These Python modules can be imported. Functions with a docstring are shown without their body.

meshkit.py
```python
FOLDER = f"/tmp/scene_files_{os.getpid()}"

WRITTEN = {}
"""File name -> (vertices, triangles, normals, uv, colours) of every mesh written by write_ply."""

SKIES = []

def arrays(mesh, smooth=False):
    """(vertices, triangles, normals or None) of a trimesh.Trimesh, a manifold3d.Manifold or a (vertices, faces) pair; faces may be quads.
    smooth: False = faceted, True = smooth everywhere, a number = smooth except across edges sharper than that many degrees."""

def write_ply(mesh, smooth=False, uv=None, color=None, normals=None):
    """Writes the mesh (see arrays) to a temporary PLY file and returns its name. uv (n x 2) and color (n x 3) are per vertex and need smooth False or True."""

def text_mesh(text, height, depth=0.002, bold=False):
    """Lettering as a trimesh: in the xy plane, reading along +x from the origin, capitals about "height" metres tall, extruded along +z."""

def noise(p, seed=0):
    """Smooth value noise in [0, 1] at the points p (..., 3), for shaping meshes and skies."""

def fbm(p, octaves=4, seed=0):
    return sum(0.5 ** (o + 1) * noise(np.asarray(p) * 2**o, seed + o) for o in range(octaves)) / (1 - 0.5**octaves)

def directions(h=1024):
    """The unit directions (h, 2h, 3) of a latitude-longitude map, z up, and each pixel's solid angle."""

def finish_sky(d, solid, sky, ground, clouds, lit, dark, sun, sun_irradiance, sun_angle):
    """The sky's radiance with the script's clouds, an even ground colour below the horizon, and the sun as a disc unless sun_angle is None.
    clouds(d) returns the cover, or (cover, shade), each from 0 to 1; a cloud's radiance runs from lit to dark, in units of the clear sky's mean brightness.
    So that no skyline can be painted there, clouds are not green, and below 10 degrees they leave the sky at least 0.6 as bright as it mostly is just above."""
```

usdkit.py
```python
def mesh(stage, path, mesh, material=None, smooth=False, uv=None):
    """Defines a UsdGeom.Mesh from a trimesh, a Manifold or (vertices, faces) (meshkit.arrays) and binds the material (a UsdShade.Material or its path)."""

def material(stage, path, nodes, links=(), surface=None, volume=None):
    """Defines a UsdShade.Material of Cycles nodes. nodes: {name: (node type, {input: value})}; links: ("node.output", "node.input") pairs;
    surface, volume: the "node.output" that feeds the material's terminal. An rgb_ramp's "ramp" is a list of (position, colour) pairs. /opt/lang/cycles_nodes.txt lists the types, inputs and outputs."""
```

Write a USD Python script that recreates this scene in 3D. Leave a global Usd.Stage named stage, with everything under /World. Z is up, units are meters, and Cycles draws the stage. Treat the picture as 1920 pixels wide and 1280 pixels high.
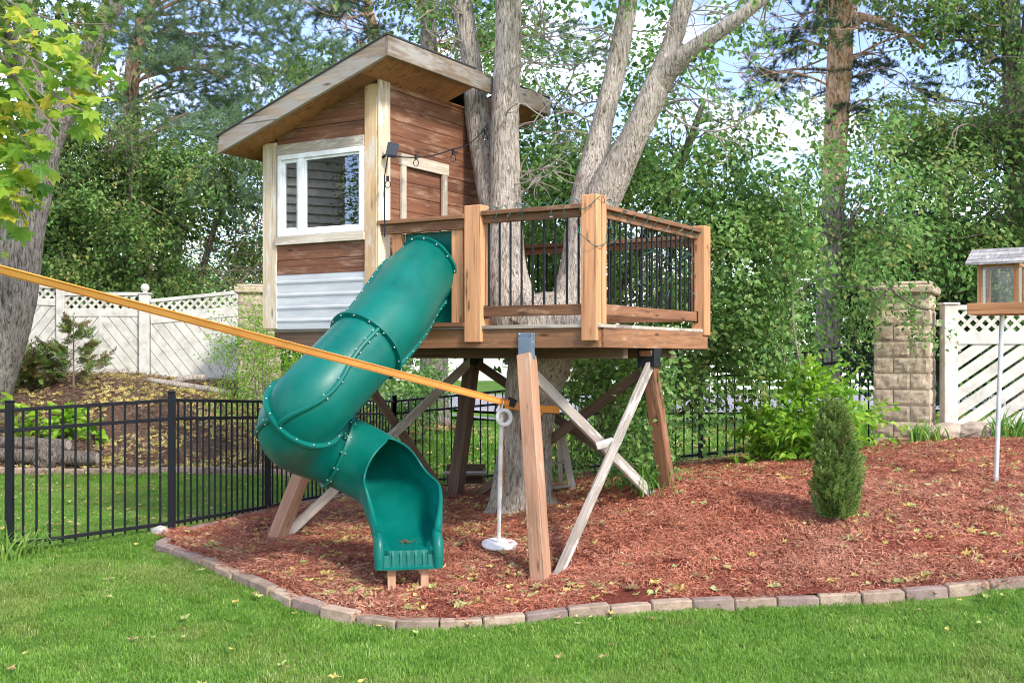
import math, random
import numpy as np
import trimesh, usdkit, meshkit
from scipy.interpolate import CubicSpline, RBFInterpolator
from scipy.spatial import Delaunay
from scipy.spatial.transform import Rotation as R
from shapely.geometry import Polygon, LineString, box as sbox
from shapely import contains_xy
from pxr import Usd, UsdGeom, UsdLux, UsdShade, Gf, Sdf, Vt

# ------------------------------------------------------------------ camera, sky, sun, exposure
stage = Usd.Stage.CreateInMemory()
UsdGeom.SetStageUpAxis(stage, 'Z')
UsdGeom.Xform.Define(stage, '/World')
F, CZ, HZ = 2140.0, 1.9, 667.0
cam = UsdGeom.Camera.Define(stage, '/World/camera')
cam.CreateHorizontalApertureAttr(36.0)
cam.CreateFocalLengthAttr(36.0 * F / 1920)
cam.CreateVerticalApertureOffsetAttr(36.0 * (HZ - 640) / 1920)
cam.CreateExposureAttr(1.4)
cam.AddTranslateOp().Set((0, 0, CZ))
cam.AddRotateXOp().Set(90)
SUN = np.array([0.50, -0.62, 0.0]); SUN /= np.linalg.norm(SUN)
ELEV = math.radians(41)
sund = np.array([SUN[0] * math.cos(ELEV), SUN[1] * math.cos(ELEV), math.sin(ELEV)])
sky = UsdLux.DomeLight.Define(stage, '/World/sky')
skym = usdkit.material(stage, '/World/Looks/sky_look', {
    "s": ("sky_texture", {"sky_type": "single_scattering", "sun_disc": False, "sun_elevation": ELEV,
                          "sun_rotation": math.atan2(SUN[0], SUN[1])}),
    "tc": ("texture_coordinate", {}), "mp": ("mapping", {"scale": (1, 1, 1.7), "location": (0.35, 0.1, 0.2)}),
    "n": ("noise_texture", {"scale": 3.4, "detail": 8, "roughness": .56}),
    "r": ("rgb_ramp", {"ramp": [(.505, (0, 0, 0)), (.64, (1, 1, 1))]}),
    "hs": ("hsv", {"hue": .525, "saturation": 1.12, "value": .95}),
    "m": ("mix", {"color2": (8.0, 8.1, 8.4)}), "b": ("background_shader", {"strength": .15})},
    [("tc.generated", "mp.vector"), ("mp.vector", "n.vector"), ("n.fac", "r.fac"), ("r.color", "m.fac"),
     ("s.color", "hs.color"), ("hs.color", "m.color1"), ("m.color", "b.color")], "b.background")
UsdShade.MaterialBindingAPI.Apply(sky.GetPrim()).Bind(skym)
sun = UsdLux.DistantLight.Define(stage, '/World/sun')
sun.CreateIntensityAttr(0.52); sun.CreateAngleAttr(8.0); sun.CreateNormalizeAttr(True); sun.CreateColorAttr((1.0, .955, .88))
_q = Gf.Rotation(Gf.Vec3d(0, 0, 1), Gf.Vec3d(*sund))
sun.AddTransformOp().Set(Gf.Matrix4d().SetRotate(_q))

# ------------------------------------------------------------------ helpers
rng = np.random.default_rng(11)
random.seed(5)
T3 = Sdf.ValueTypeNames
used = {}

def numbered(parent, name):
    k = (parent, name); used[k] = used.get(k, -1) + 1
    return f"{parent}/{name}" if used[k] == 0 else f"{parent}/{name}_{used[k]:03d}"

def cd(prim, **kw):
    for k, v in kw.items():
        if v: prim.SetCustomDataByKey(k, v)

locs = {}
def thing(name, label, cat, loc=(0, 0, 0), group=None, kind=None, parent='/World'):
    p = numbered(parent, name)
    x = UsdGeom.Xform.Define(stage, p)
    base = locs.get(parent, np.zeros(3))
    x.AddTranslateOp().Set(Gf.Vec3d(*map(float, np.asarray(loc, float) - base)))
    locs[p] = np.asarray(loc, float)
    cd(x.GetPrim(), label=label, category=cat, group=group, kind=kind)
    return p

def sub(parent, name, label=None):
    """a part that only holds sub-parts"""
    p = numbered(parent, name)
    x = UsdGeom.Xform.Define(stage, p); locs[p] = locs.get(parent, np.zeros(3))
    cd(x.GetPrim(), label=label)
    return p

def put(parent, name, vf, mat, smooth=False, label=None, kind=None, cat=None, group=None, grain=None, tone=None):
    p = numbered(parent, name)
    v, f = (vf.vertices, vf.faces) if isinstance(vf, trimesh.Trimesh) else vf[:2]
    if not isinstance(vf, trimesh.Trimesh) and len(vf) > 2 and grain is None: grain = vf[2]
    v = np.asarray(v, float) - locs.get(parent, np.zeros(3))
    m = usdkit.mesh(stage, p, (v, np.asarray(f)), mat, smooth)
    if grain is not None:
        UsdGeom.PrimvarsAPI(m).CreatePrimvar('grain', T3.Float3Array, 'vertex').Set(Vt.Vec3fArray.FromNumpy(np.asarray(grain, np.float32)))
    if tone is not None:
        UsdGeom.PrimvarsAPI(m).CreatePrimvar('tone', T3.FloatArray, 'vertex').Set(Vt.FloatArray.FromNumpy(np.asarray(tone, np.float32)))
    locs[p] = locs.get(parent, np.zeros(3))
    cd(m.GetPrim(), label=label, kind=kind, category=cat, group=group)
    return p

def single(name, vf, mat, label, cat, group=None, kind=None, **kw):
    return put('/World', name, vf, mat, label=label, cat=cat, group=group, kind=kind, **kw)

def tri(f):
    f = np.asarray(f)
    return np.vstack([f[:, [0, 1, 2]], f[:, [0, 2, 3]]]) if f.shape[1] == 4 else f

def join(parts):
    vs, fs, n = [], [], 0
    gs = []
    for p in parts:
        v, f = (p.vertices, p.faces) if isinstance(p, trimesh.Trimesh) else p[:2]
        vs.append(np.asarray(v, float)); fs.append(tri(f) + n); n += len(v)
        gs.append(p[2] if not isinstance(p, trimesh.Trimesh) and len(p) > 2 else np.asarray(v, float))
    return np.vstack(vs), np.vstack(fs), np.vstack(gs)

# chamfered box template
_sg = np.array([[x, y, z] for x in (-1, 1) for y in (-1, 1) for z in (-1, 1)], float)
_S = np.repeat(_sg, 3, 0); _MK = np.tile(1 - np.eye(3), (8, 1))
_h = trimesh.convex.convex_hull(_S * (1 - .2 * _MK))
_idx = np.array([np.argmin(np.abs(_S * (1 - .2 * _MK) - v).sum(1)) for v in _h.vertices])
_BF = _idx[_h.faces]

def bx(size, c=.003):
    h = np.asarray(size, float) / 2
    return _S * (h - c * _MK), _BF

def nrm(a):
    a = np.asarray(a, float); return a / np.linalg.norm(a)

def board(p0, p1, w, t, up=(0, 0, 1), c=.003, ext=0.0):
    """box from p0 to p1; w along 'up', t across"""
    p0, p1 = np.asarray(p0, float), np.asarray(p1, float)
    a = nrm(p1 - p0); L = np.linalg.norm(p1 - p0) + 2 * ext
    up = np.asarray(up, float); b = nrm(up - a * (up @ a)); n = np.cross(a, b)
    v, f = bx((L, w, t), c)
    M = np.stack([a, b, n])
    g = v + rng.uniform(0, 60, 3)
    return (p0 + p1) / 2 + v @ M, f, g

def prism(poly, origin, ex, ey, ez, th):
    """convex polygon (n,2) in ex,ey plane extruded along ez by th"""
    poly = np.asarray(poly, float)
    x, y = poly.T
    if (x * np.roll(y, -1) - y * np.roll(x, -1)).sum() < 0: poly = poly[::-1]
    if np.dot(np.cross(ex, ey), ez) * th < 0: poly = poly[::-1]
    n = len(poly)
    loc = np.vstack([np.c_[poly, np.zeros(n)], np.c_[poly, np.full(n, th)]])
    v = np.asarray(origin, float) + loc[:, :1] * ex + loc[:, 1:2] * ey + loc[:, 2:] * ez
    f = [[0, i + 1, i] for i in range(1, n - 1)] + [[n, n + i, n + i + 1] for i in range(1, n - 1)]
    for i in range(n):
        j = (i + 1) % n
        f += [[i, j, n + j], [i, n + j, n + i]]
    f = np.array(f)
    vv = v[f].reshape(-1, 3); g = loc[f].reshape(-1, 3) + rng.uniform(0, 60, 3)
    return vv, np.arange(len(vv)).reshape(-1, 3), g

def frames(p):
    t = np.gradient(p, axis=0); t /= np.linalg.norm(t, axis=1, keepdims=True) + 1e-12
    a = np.cross(t[0], [0, 0, 1.0] if abs(t[0][2]) < .9 else [0, 1.0, 0]); a = nrm(a)
    A = [a]
    for i in range(1, len(p)):
        a = a - t[i] * (a @ t[i]); a = nrm(a); A.append(a)
    A = np.array(A); return t, A, np.cross(t, A)

def spl(ctrl, m):
    c = np.asarray(ctrl, float)
    d = np.r_[0, np.cumsum(np.linalg.norm(np.diff(c[:, :3], axis=0), axis=1))]
    return CubicSpline(d, c)(np.linspace(0, d[-1], m)) if len(c) > 2 else np.linspace(c[0], c[-1], m)

def tube(p, r, n=8, bark=0.0, seed=0, cap=True):
    p = np.asarray(p, float); r = np.broadcast_to(r, (len(p),)).astype(float)
    t, A, B = frames(p)
    th = np.arange(n) * 2 * np.pi / n
    d = np.cos(th)[None, :, None] * A[:, None] + np.sin(th)[None, :, None] * B[:, None]
    rr = np.repeat(r[:, None], n, 1)
    if bark:
        s = np.r_[0, np.cumsum(np.linalg.norm(np.diff(p, axis=0), axis=1))]
        q = np.stack([np.cos(th)[None] * rr * 16, np.sin(th)[None] * rr * 16, np.repeat(s[:, None], n, 1) * 4.5], -1)
        rr = rr + bark * (1 - 2.4 * np.abs(meshkit.fbm(q, 3, seed) - .5)) + bark * 1.2 * (meshkit.noise(q * .22, seed + 9) - .5)
    v = (p[:, None] + rr[..., None] * d).reshape(-1, 3)
    m = len(p)
    i, j = np.meshgrid(np.arange(m - 1), np.arange(n), indexing='ij')
    q = np.stack([i * n + j, i * n + (j + 1) % n, (i + 1) * n + (j + 1) % n, (i + 1) * n + j], -1).reshape(-1, 4)
    f = tri(q)
    if cap:
        v = np.vstack([v, p[0], p[-1]]); k = np.arange(n); k2 = (k + 1) % n
        f = np.vstack([f, np.c_[k2, k, np.full(n, m * n)], np.c_[(m - 1) * n + k, (m - 1) * n + k2, np.full(n, m * n + 1)]])
    return v, f

def P(px, py, d):
    return np.array([(px - 960) * d / F, d, CZ + (HZ - py) * d / F])

def quats_from(M):
    q = R.from_matrix(M).as_quat()
    return Vt.QuathArray.FromNumpy(q.astype(np.float16))

def rot_x(dirs, roll=None, upw=(0, 0, 1.0)):
    """matrices taking x to dirs, z near up with roll noise"""
    x = dirs / (np.linalg.norm(dirs, axis=1, keepdims=True) + 1e-9)
    y = np.cross(np.asarray(upw)[None], x); y /= np.linalg.norm(y, axis=1, keepdims=True) + 1e-6
    bad = np.linalg.norm(y, axis=1) < .5
    y[bad] = [0, 1, 0]
    z = np.cross(x, y)
    M = np.stack([x, y, z], -1)
    if roll is not None: M = M @ R.from_euler('x', roll).as_matrix()
    return M

def instancer(parent, name, protos, pos, M, scale, kind='stuff', idx=None, label=None, cat=None):
    """protos: list of (mesh tuple (v,f,tone), material)"""
    p = numbered(parent, name)
    pi = UsdGeom.PointInstancer.Define(stage, p)
    tg = []
    for k, (m, mat) in enumerate(protos):
        pp = f"{p}/{['spray','sprig','cluster','tuft','blade_patch','twig'][k % 6]}" + ("" if k < 6 else f"_{k:03d}")
        x = usdkit.mesh(stage, pp, (m[0], m[1]), mat, False)
        if len(m) > 2: UsdGeom.PrimvarsAPI(x).CreatePrimvar('tone', T3.FloatArray, 'vertex').Set(Vt.FloatArray.FromNumpy(np.asarray(m[2], np.float32)))
        tg.append(pp)
    pi.CreatePrototypesRel().SetTargets(tg)
    n = len(pos)
    pi.CreatePositionsAttr(Vt.Vec3fArray.FromNumpy((np.asarray(pos) - locs.get(parent, np.zeros(3))).astype(np.float32)))
    pi.CreateOrientationsAttr(quats_from(M))
    s = np.asarray(scale, np.float32)
    pi.CreateScalesAttr(Vt.Vec3fArray.FromNumpy(np.repeat(s[:, None], 3, 1) if s.ndim == 1 else s))
    pi.CreateProtoIndicesAttr(Vt.IntArray.FromNumpy((rng.integers(0, len(protos), n) if idx is None else idx).astype(np.int32)))
    cd(pi.GetPrim(), kind=kind, label=label, category=cat)
    return p

# ------------------------------------------------------------------ materials
LK = '/World/Looks/'
def mat(name, nodes, links, surface='p.BSDF'):
    return usdkit.material(stage, LK + name, nodes, links, surface)

def plain(name, col, rough=.5, metal=0.0, **kw):
    return mat(name, {"n": ("noise_texture", {"scale": 9, "detail": 5}), "g": ("geometry", {}),
                      "r": ("rgb_ramp", {"ramp": [(.3, tuple(np.array(col) * .8)), (.7, tuple(np.minimum(np.array(col) * 1.12, 1)))]}),
                      "b": ("bump", {"strength": .12, "distance": .004}),
                      "p": ("principled_bsdf", {"roughness": rough, "metallic": metal, **kw})},
               [("g.position", "n.vector"), ("n.fac", "r.fac"), ("r.color", "p.base_color"), ("n.fac", "b.height"), ("b.normal", "p.normal")])

def wood(name, dark, light, worn=None, wornat=.62, rough=.75, knots=True, wornscale=2.2, bump=.35, dirt=.0, dirtcol=(.05, .045, .04)):
    nodes = {"a": ("attribute", {"attribute": "grain"}),
             "m1": ("mapping", {"scale": (1.1, 26, 26)}), "n1": ("noise_texture", {"scale": 1.6, "detail": 6, "roughness": .62, "distortion": .5}),
             "r1": ("rgb_ramp", {"ramp": [(.30, dark), (.52, tuple((np.array(dark) * .4 + np.array(light) * .6))), (.72, light)]}),
             "m2": ("mapping", {"scale": (.6, 1.2, 1.2)}), "n2": ("noise_texture", {"scale": 1.0, "detail": 2}),
             "r2": ("rgb_ramp", {"ramp": [(.32, (.60, .57, .55)), (.68, (1.2, 1.18, 1.14))]}),
             "x2": ("mix", {"mix_type": "multiply", "fac": 1.0}),
             "p": ("principled_bsdf", {"roughness": rough, "specular_ior_level": .3}), "b": ("bump", {"strength": bump, "distance": .006})}
    links = [("a.vector", "m1.vector"), ("m1.vector", "n1.vector"), ("n1.fac", "r1.fac"), ("a.vector", "m2.vector"), ("m2.vector", "n2.vector"),
             ("n2.fac", "r2.fac"), ("r1.color", "x2.color1"), ("r2.color", "x2.color2"), ("n1.fac", "b.height"), ("b.normal", "p.normal")]
    last = "x2.color"
    if worn is not None:
        nodes |= {"m3": ("mapping", {"scale": (wornscale, wornscale * 5, wornscale * 5)}), "n3": ("noise_texture", {"scale": 1.3, "detail": 8, "roughness": .7}),
                  "r3": ("rgb_ramp", {"ramp": [(wornat - .04, (0, 0, 0)), (wornat + .09, (1, 1, 1))]}), "x3": ("mix", {"color2": worn})}
        links += [("a.vector", "m3.vector"), ("m3.vector", "n3.vector"), ("n3.fac", "r3.fac"), ("r3.color", "x3.fac"), (last, "x3.color1")]
        last = "x3.color"
    if knots:
        nodes |= {"m4": ("mapping", {"scale": (2.6, 11, 11)}), "v4": ("voronoi_texture", {"scale": 1.0, "randomness": 1.0}),
                  "r4": ("rgb_ramp", {"ramp": [(.07, (1, 1, 1)), (.13, (.35, .35, .35)), (.19, (0, 0, 0))]}), "x4": ("mix", {"color2": tuple(np.array(dark) * .42)})}
        links += [("a.vector", "m4.vector"), ("m4.vector", "v4.vector"), ("v4.distance", "r4.fac"), ("r4.color", "x4.fac"), (last, "x4.color1")]
        last = "x4.color"
    if dirt:
        nodes |= {"m5": ("mapping", {"scale": (3, 3, 3)}), "n5": ("noise_texture", {"scale": 1.2, "detail": 7, "roughness": .7}),
                  "r5": ("rgb_ramp", {"ramp": [(.52, (0, 0, 0)), (.72, (dirt, dirt, dirt))]}), "x5": ("mix", {"color2": dirtcol})}
        links += [("a.vector", "m5.vector"), ("m5.vector", "n5.vector"), ("n5.fac", "r5.fac"), ("r5.color", "x5.fac"), (last, "x5.color1")]
        last = "x5.color"
    nodes |= {"m6": ("mapping", {"scale": (.9, 34, 34)}), "n6": ("noise_texture", {"scale": 1.1, "detail": 3, "roughness": .5}),
              "r6": ("rgb_ramp", {"ramp": [(.655, (0, 0, 0)), (.70, (.75, .75, .75))]}), "x6": ("mix", {"color2": tuple(np.array(dark) * .3)})}
    links += [("a.vector", "m6.vector"), ("m6.vector", "n6.vector"), ("n6.fac", "r6.fac"), ("r6.color", "x6.fac"), (last, "x6.color1")]
    last = "x6.color"
    return mat(name, nodes, links + [(last, "p.base_color")])

W_siding = wood('siding_wood', (.12, .040, .020), (.235, .110, .062), (.30, .18, .12), .56, wornscale=1.6, dirt=.4)
W_post = wood('raw_pine', (.42, .26, .13), (.64, .46, .28), (.62, .55, .46), .57, dirt=.25, dirtcol=(.16, .15, .14))
W_pale = wood('pale_pine', (.50, .39, .26), (.70, .59, .44), (.64, .60, .54), .55, dirt=.35, dirtcol=(.20, .18, .16))
W_greypost = wood('bleached_pine', (.36, .30, .23), (.60, .54, .46), (.22, .20, .18), .60, dirt=.6, dirtcol=(.10, .09, .085))
W_trim = wood('trim_wood', (.35, .30, .235), (.53, .475, .39), (.62, .58, .52), .58, knots=False, dirt=.3, dirtcol=(.14, .12, .10))
W_fascia = wood('fascia_wood', (.165, .125, .09), (.335, .265, .195), (.285, .265, .24), .50, wornscale=1.1, dirt=.5, dirtcol=(.12, .11, .105))
W_ply = wood('soffit_plywood', (.15, .062, .022), (.33, .155, .06), None, dirt=.5, dirtcol=(.06, .035, .02))
W_cedar = wood('cedar_post', (.40, .185, .085), (.60, .315, .165), (.46, .33, .22), .66)
W_rail = wood('rail_wood', (.13, .058, .03), (.31, .15, .078), (.37, .24, .15), .60, dirt=.35)
W_beam = wood('beam_wood', (.15, .07, .035), (.34, .17, .085), (.40, .25, .145), .62, dirt=.4)
W_deck = wood('deck_wood', (.30, .26, .21), (.52, .47, .40), (.2, .17, .14), .6, dirt=.4)
W_leg = wood('leg_wood', (.28, .15, .09), (.46, .27, .175), (.42, .33, .26), .60, dirt=.2)
W_brace = wood('brace_wood', (.28, .245, .21), (.48, .44, .39), (.60, .58, .55), .56, knots=False, dirt=.35)
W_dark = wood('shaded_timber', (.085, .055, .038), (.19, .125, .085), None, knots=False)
W_old = wood('old_grey_wood', (.22, .195, .17), (.42, .38, .33), None, knots=False, dirt=.5)
W_feeder = wood('feeder_cedar', (.27, .12, .05), (.48, .25, .12), (.5, .34, .2), .64, knots=False)
W_shingle = wood('feeder_shingle', (.20, .20, .20), (.36, .35, .35), (.45, .43, .41), .58, knots=False)

def plastic(name, col, rough=.32):
    return mat(name, {"g": ("geometry", {}), "n": ("noise_texture", {"scale": 260, "detail": 2}), "n2": ("noise_texture", {"scale": 2.4, "detail": 8, "roughness": .65}),
                      "r": ("rgb_ramp", {"ramp": [(.32, tuple(np.array(col) * .78)), (.68, tuple(np.array(col) * 1.16))]}),
                      "ms": ("mapping", {"scale": (14, 14, 2.2)}), "n3": ("noise_texture", {"scale": 2.0, "detail": 8, "roughness": .72}),
                      "rs": ("rgb_ramp", {"ramp": [(.60, (0, 0, 0)), (.80, (.22, .22, .22))]}), "xs": ("mix", {"color2": (.10, .22, .18)}),
                      "rr": ("rgb_ramp", {"ramp": [(.3, (rough - .07,) * 3), (.75, (rough + .16,) * 3)]}),
                      "b": ("bump", {"strength": .16, "distance": .0012}), "p": ("principled_bsdf", {"roughness": rough, "specular_ior_level": .26})},
               [("g.position", "n.vector"), ("g.position", "n2.vector"), ("n2.fac", "r.fac"), ("r.color", "xs.color1"), ("g.position", "ms.vector"), ("ms.vector", "n3.vector"),
                ("n3.fac", "rs.fac"), ("rs.color", "xs.fac"), ("xs.color", "p.base_color"), ("n2.fac", "rr.fac"), ("rr.color", "p.roughness"), ("n.fac", "b.height"), ("b.normal", "p.normal")])

M_slide = plastic('slide_plastic', (.0, .108, .085), .34)
M_steel = plain('zinc_steel', (.55, .55, .56), .35, .9)
M_galv = plain('galvanised_pipe', (.62, .63, .65), .42, .75)
M_black = plain('black_paint', (.008, .009, .012), .5, specular_ior_level=.22)
M_white = plain('white_vinyl', (.78, .78, .77), .35)
M_bracket = plain('blue_grey_steel', (.13, .175, .225), .5, .1)
M_strap = mat('orange_webbing', {"g": ("geometry", {}), "w": ("wave_texture", {"scale": 60, "bands_direction": "diagonal", "distortion": .5}), "n": ("noise_texture", {"scale": 3}),
                                 "r": ("rgb_ramp", {"ramp": [(.2, (.78, .25, .015)), (.8, (.92, .38, .04))]}), "b": ("bump", {"strength": .2, "distance": .002}), "p": ("principled_bsdf", {"roughness": .6, "sheen_weight": .2})},
              [("g.position", "w.vector"), ("g.position", "n.vector"), ("n.fac", "r.fac"), ("r.color", "p.base_color"), ("w.fac", "b.height"), ("b.normal", "p.normal")])
M_rope = plain('white_rope', (.66, .64, .58), .85)
M_disc = plain('white_disc_plastic', (.78, .77, .76), .4)
M_solar = plain('solar_cell', (.012, .014, .022), .18)
M_wire = plain('green_wire', (.015, .10, .075), .5)
M_bulb = mat('clear_bulb', {"t": ("transparent_bsdf", {"color": (.95, .95, .95)}), "gl": ("glossy_bsdf", {"roughness": .03}), "f": ("fresnel", {"IOR": 1.4}), "p": ("mix_closure", {})},
             [("t.BSDF", "p.closure1"), ("gl.BSDF", "p.closure2"), ("f.fac", "p.fac")], "p.closure")
M_pane = mat('window_pane', {"t": ("transparent_bsdf", {"color": (.62, .66, .66)}), "gl": ("glossy_bsdf", {"roughness": .01, "color": (.9, .95, 1)}), "f": ("fresnel", {"IOR": 3.6}), "p": ("mix_closure", {})},
             [("t.BSDF", "p.closure1"), ("gl.BSDF", "p.closure2"), ("f.fac", "p.fac")], "p.closure")
M_corr = mat('white_corrugated_metal', {"g": ("geometry", {}), "m": ("mapping", {"scale": (1, 1, 7)}), "n": ("noise_texture", {"scale": 3, "detail": 6}),
                                        "r": ("rgb_ramp", {"ramp": [(.35, (.42, .44, .46)), (.7, (.56, .58, .59))]}), "p": ("principled_bsdf", {"roughness": .35})},
             [("g.position", "m.vector"), ("m.vector", "n.vector"), ("n.fac", "r.fac"), ("r.color", "p.base_color")])
M_roof = plain('dark_roof_membrane', (.03, .03, .03), .8)
M_ivory = mat('ivory_vinyl', {"g": ("geometry", {}), "m": ("mapping", {"scale": (2, 2, 2)}), "n": ("noise_texture", {"scale": 2.5, "detail": 9, "roughness": .68}),
                              "r": ("rgb_ramp", {"ramp": [(.34, (.38, .36, .31)), (.52, (.53, .51, .455)), (.75, (.60, .58, .53))]}), "p": ("principled_bsdf", {"roughness": .45})},
              [("g.position", "m.vector"), ("m.vector", "n.vector"), ("n.fac", "r.fac"), ("r.color", "p.base_color")])

def stone(name, c1, c2, c3, sc=9, bump=.5):
    return mat(name, {"a": ("attribute", {"attribute": "grain"}), "n": ("noise_texture", {"scale": sc, "detail": 9, "roughness": .65}), "n2": ("noise_texture", {"scale": sc * 9, "detail": 4}),
                      "n3": ("noise_texture", {"scale": .9, "detail": 1}),
                      "r": ("rgb_ramp", {"ramp": [(.3, c1), (.5, c2), (.72, c3)]}), "r3": ("rgb_ramp", {"ramp": [(.3, (.72, .70, .70)), (.7, (1.15, 1.12, 1.08))]}),
                      "x": ("mix", {"mix_type": "multiply", "fac": 1.0}), "ad": ("math", {"math_type": "add"}),
                      "b": ("bump", {"strength": bump, "distance": .012}), "p": ("principled_bsdf", {"roughness": .88, "specular_ior_level": .25})},
               [("a.vector", "n.vector"), ("a.vector", "n2.vector"), ("a.vector", "n3.vector"), ("n.fac", "r.fac"), ("n3.fac", "r3.fac"), ("r.color", "x.color1"), ("r3.color", "x.color2"), ("x.color", "p.base_color"),
                ("n.fac", "ad.value1"), ("n2.fac", "ad.value2"), ("ad.value", "b.height"), ("b.normal", "p.normal")])
M_block = stone('tan_split_stone', (.27, .215, .155), (.42, .345, .255), (.54, .46, .355), 12, .8)
M_brick = stone('edging_stone_tan', (.20, .15, .11), (.32, .245, .185), (.40, .32, .25))
M_brick2 = stone('edging_stone_mauve', (.16, .12, .105), (.25, .19, .165), (.32, .25, .215))
M_rock = stone('field_stone', (.27, .21, .16), (.40, .32, .25), (.5, .42, .33))
M_concrete = stone('pale_concrete', (.4, .4, .38), (.55, .55, .52), (.62, .62, .6))

def bark(name, c1, c2, c3, vs=60, bump=1.0, zs=.2):
    return mat(name, {"g": ("geometry", {}), "m": ("mapping", {"scale": (1, 1, zs)}), "nw": ("noise_texture", {"scale": 14, "detail": 4, "roughness": .6}), "mw": ("mix", {"mix_type": "linear_light", "fac": .05}),
                      "v": ("voronoi_texture", {"feature": "f1", "scale": vs, "randomness": 1.0}), "n": ("noise_texture", {"scale": vs * .8, "detail": 7, "roughness": .7, "distortion": .6}), "nl": ("noise_texture", {"scale": 3.5, "detail": 3}),
                      "rn": ("rgb_ramp", {"ramp": [(.38, (0, 0, 0)), (.48, (.5, .5, .5)), (.60, (1, 1, 1))]}), "iv": ("math", {"math_type": "multiply_add", "value2": -.55, "value3": .55}), "mu": ("math", {"math_type": "multiply_add", "value2": .62}),
                      "rl": ("rgb_ramp", {"ramp": [(.3, (.74, .72, .70)), (.7, (1.12, 1.1, 1.08))]}), "x": ("mix", {"mix_type": "multiply", "fac": 1.0}),
                      "r": ("rgb_ramp", {"ramp": [(.14, c1), (.42, c2), (.80, c3)]}), "b": ("bump", {"strength": bump, "distance": .022}), "p": ("principled_bsdf", {"roughness": .95, "specular_ior_level": .1})},
               [("g.position", "m.vector"), ("m.vector", "nw.vector"), ("m.vector", "mw.color1"), ("nw.color", "mw.color2"), ("mw.color", "v.vector"), ("m.vector", "n.vector"), ("g.position", "nl.vector"),
                ("n.fac", "rn.fac"), ("v.distance", "iv.value1"), ("rn.color", "mu.value1"), ("iv.value", "mu.value3"), ("mu.value", "r.fac"), ("r.color", "x.color1"), ("nl.fac", "rl.fac"), ("rl.color", "x.color2"), ("x.color", "p.base_color"), ("mu.value", "b.height"), ("b.normal", "p.normal")])
B_grey = bark('grey_furrowed_bark', (.085, .068, .052), (.37, .32, .265), (.60, .54, .475), 62)
B_maple = bark('maple_bark', (.045, .040, .036), (.155, .138, .12), (.29, .265, .24), 40)
B_dark = bark('dark_bark', (.035, .03, .026), (.12, .10, .085), (.23, .20, .17), 50)
B_pine = bark('orange_pine_bark', (.13, .06, .03), (.40, .215, .11), (.56, .42, .32), 26, .8, .35)
B_twig = plain('twig_bark', (.15, .115, .09), .9)
B_twigg = plain('grey_twig_bark', (.24, .205, .17), .9)

def leafmat(name, ramp, trans=.38, rough=.5, spec=.3):
    bright = [(a, tuple(np.minimum(np.array(c) * 1.5, 1))) for a, c in ramp]
    return mat(name, {"a": ("attribute", {"attribute": "tone"}), "o": ("object_info", {}), "ad": ("math", {"math_type": "multiply_add", "value2": .45}), "sb": ("math", {"math_type": "subtract", "value2": .22}),
                      "r": ("rgb_ramp", {"ramp": ramp}), "r2": ("rgb_ramp", {"ramp": bright}),
                      "p": ("principled_bsdf", {"roughness": rough, "specular_ior_level": spec}), "t": ("translucent_bsdf", {}), "x": ("mix_closure", {"fac": trans})},
               [("o.random", "ad.value1"), ("a.fac", "ad.value3"), ("ad.value", "sb.value1"), ("sb.value", "r.fac"), ("sb.value", "r2.fac"), ("r.color", "p.base_color"), ("r2.color", "t.color"), ("p.BSDF", "x.closure1"), ("t.BSDF", "x.closure2")], "x.closure")
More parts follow.
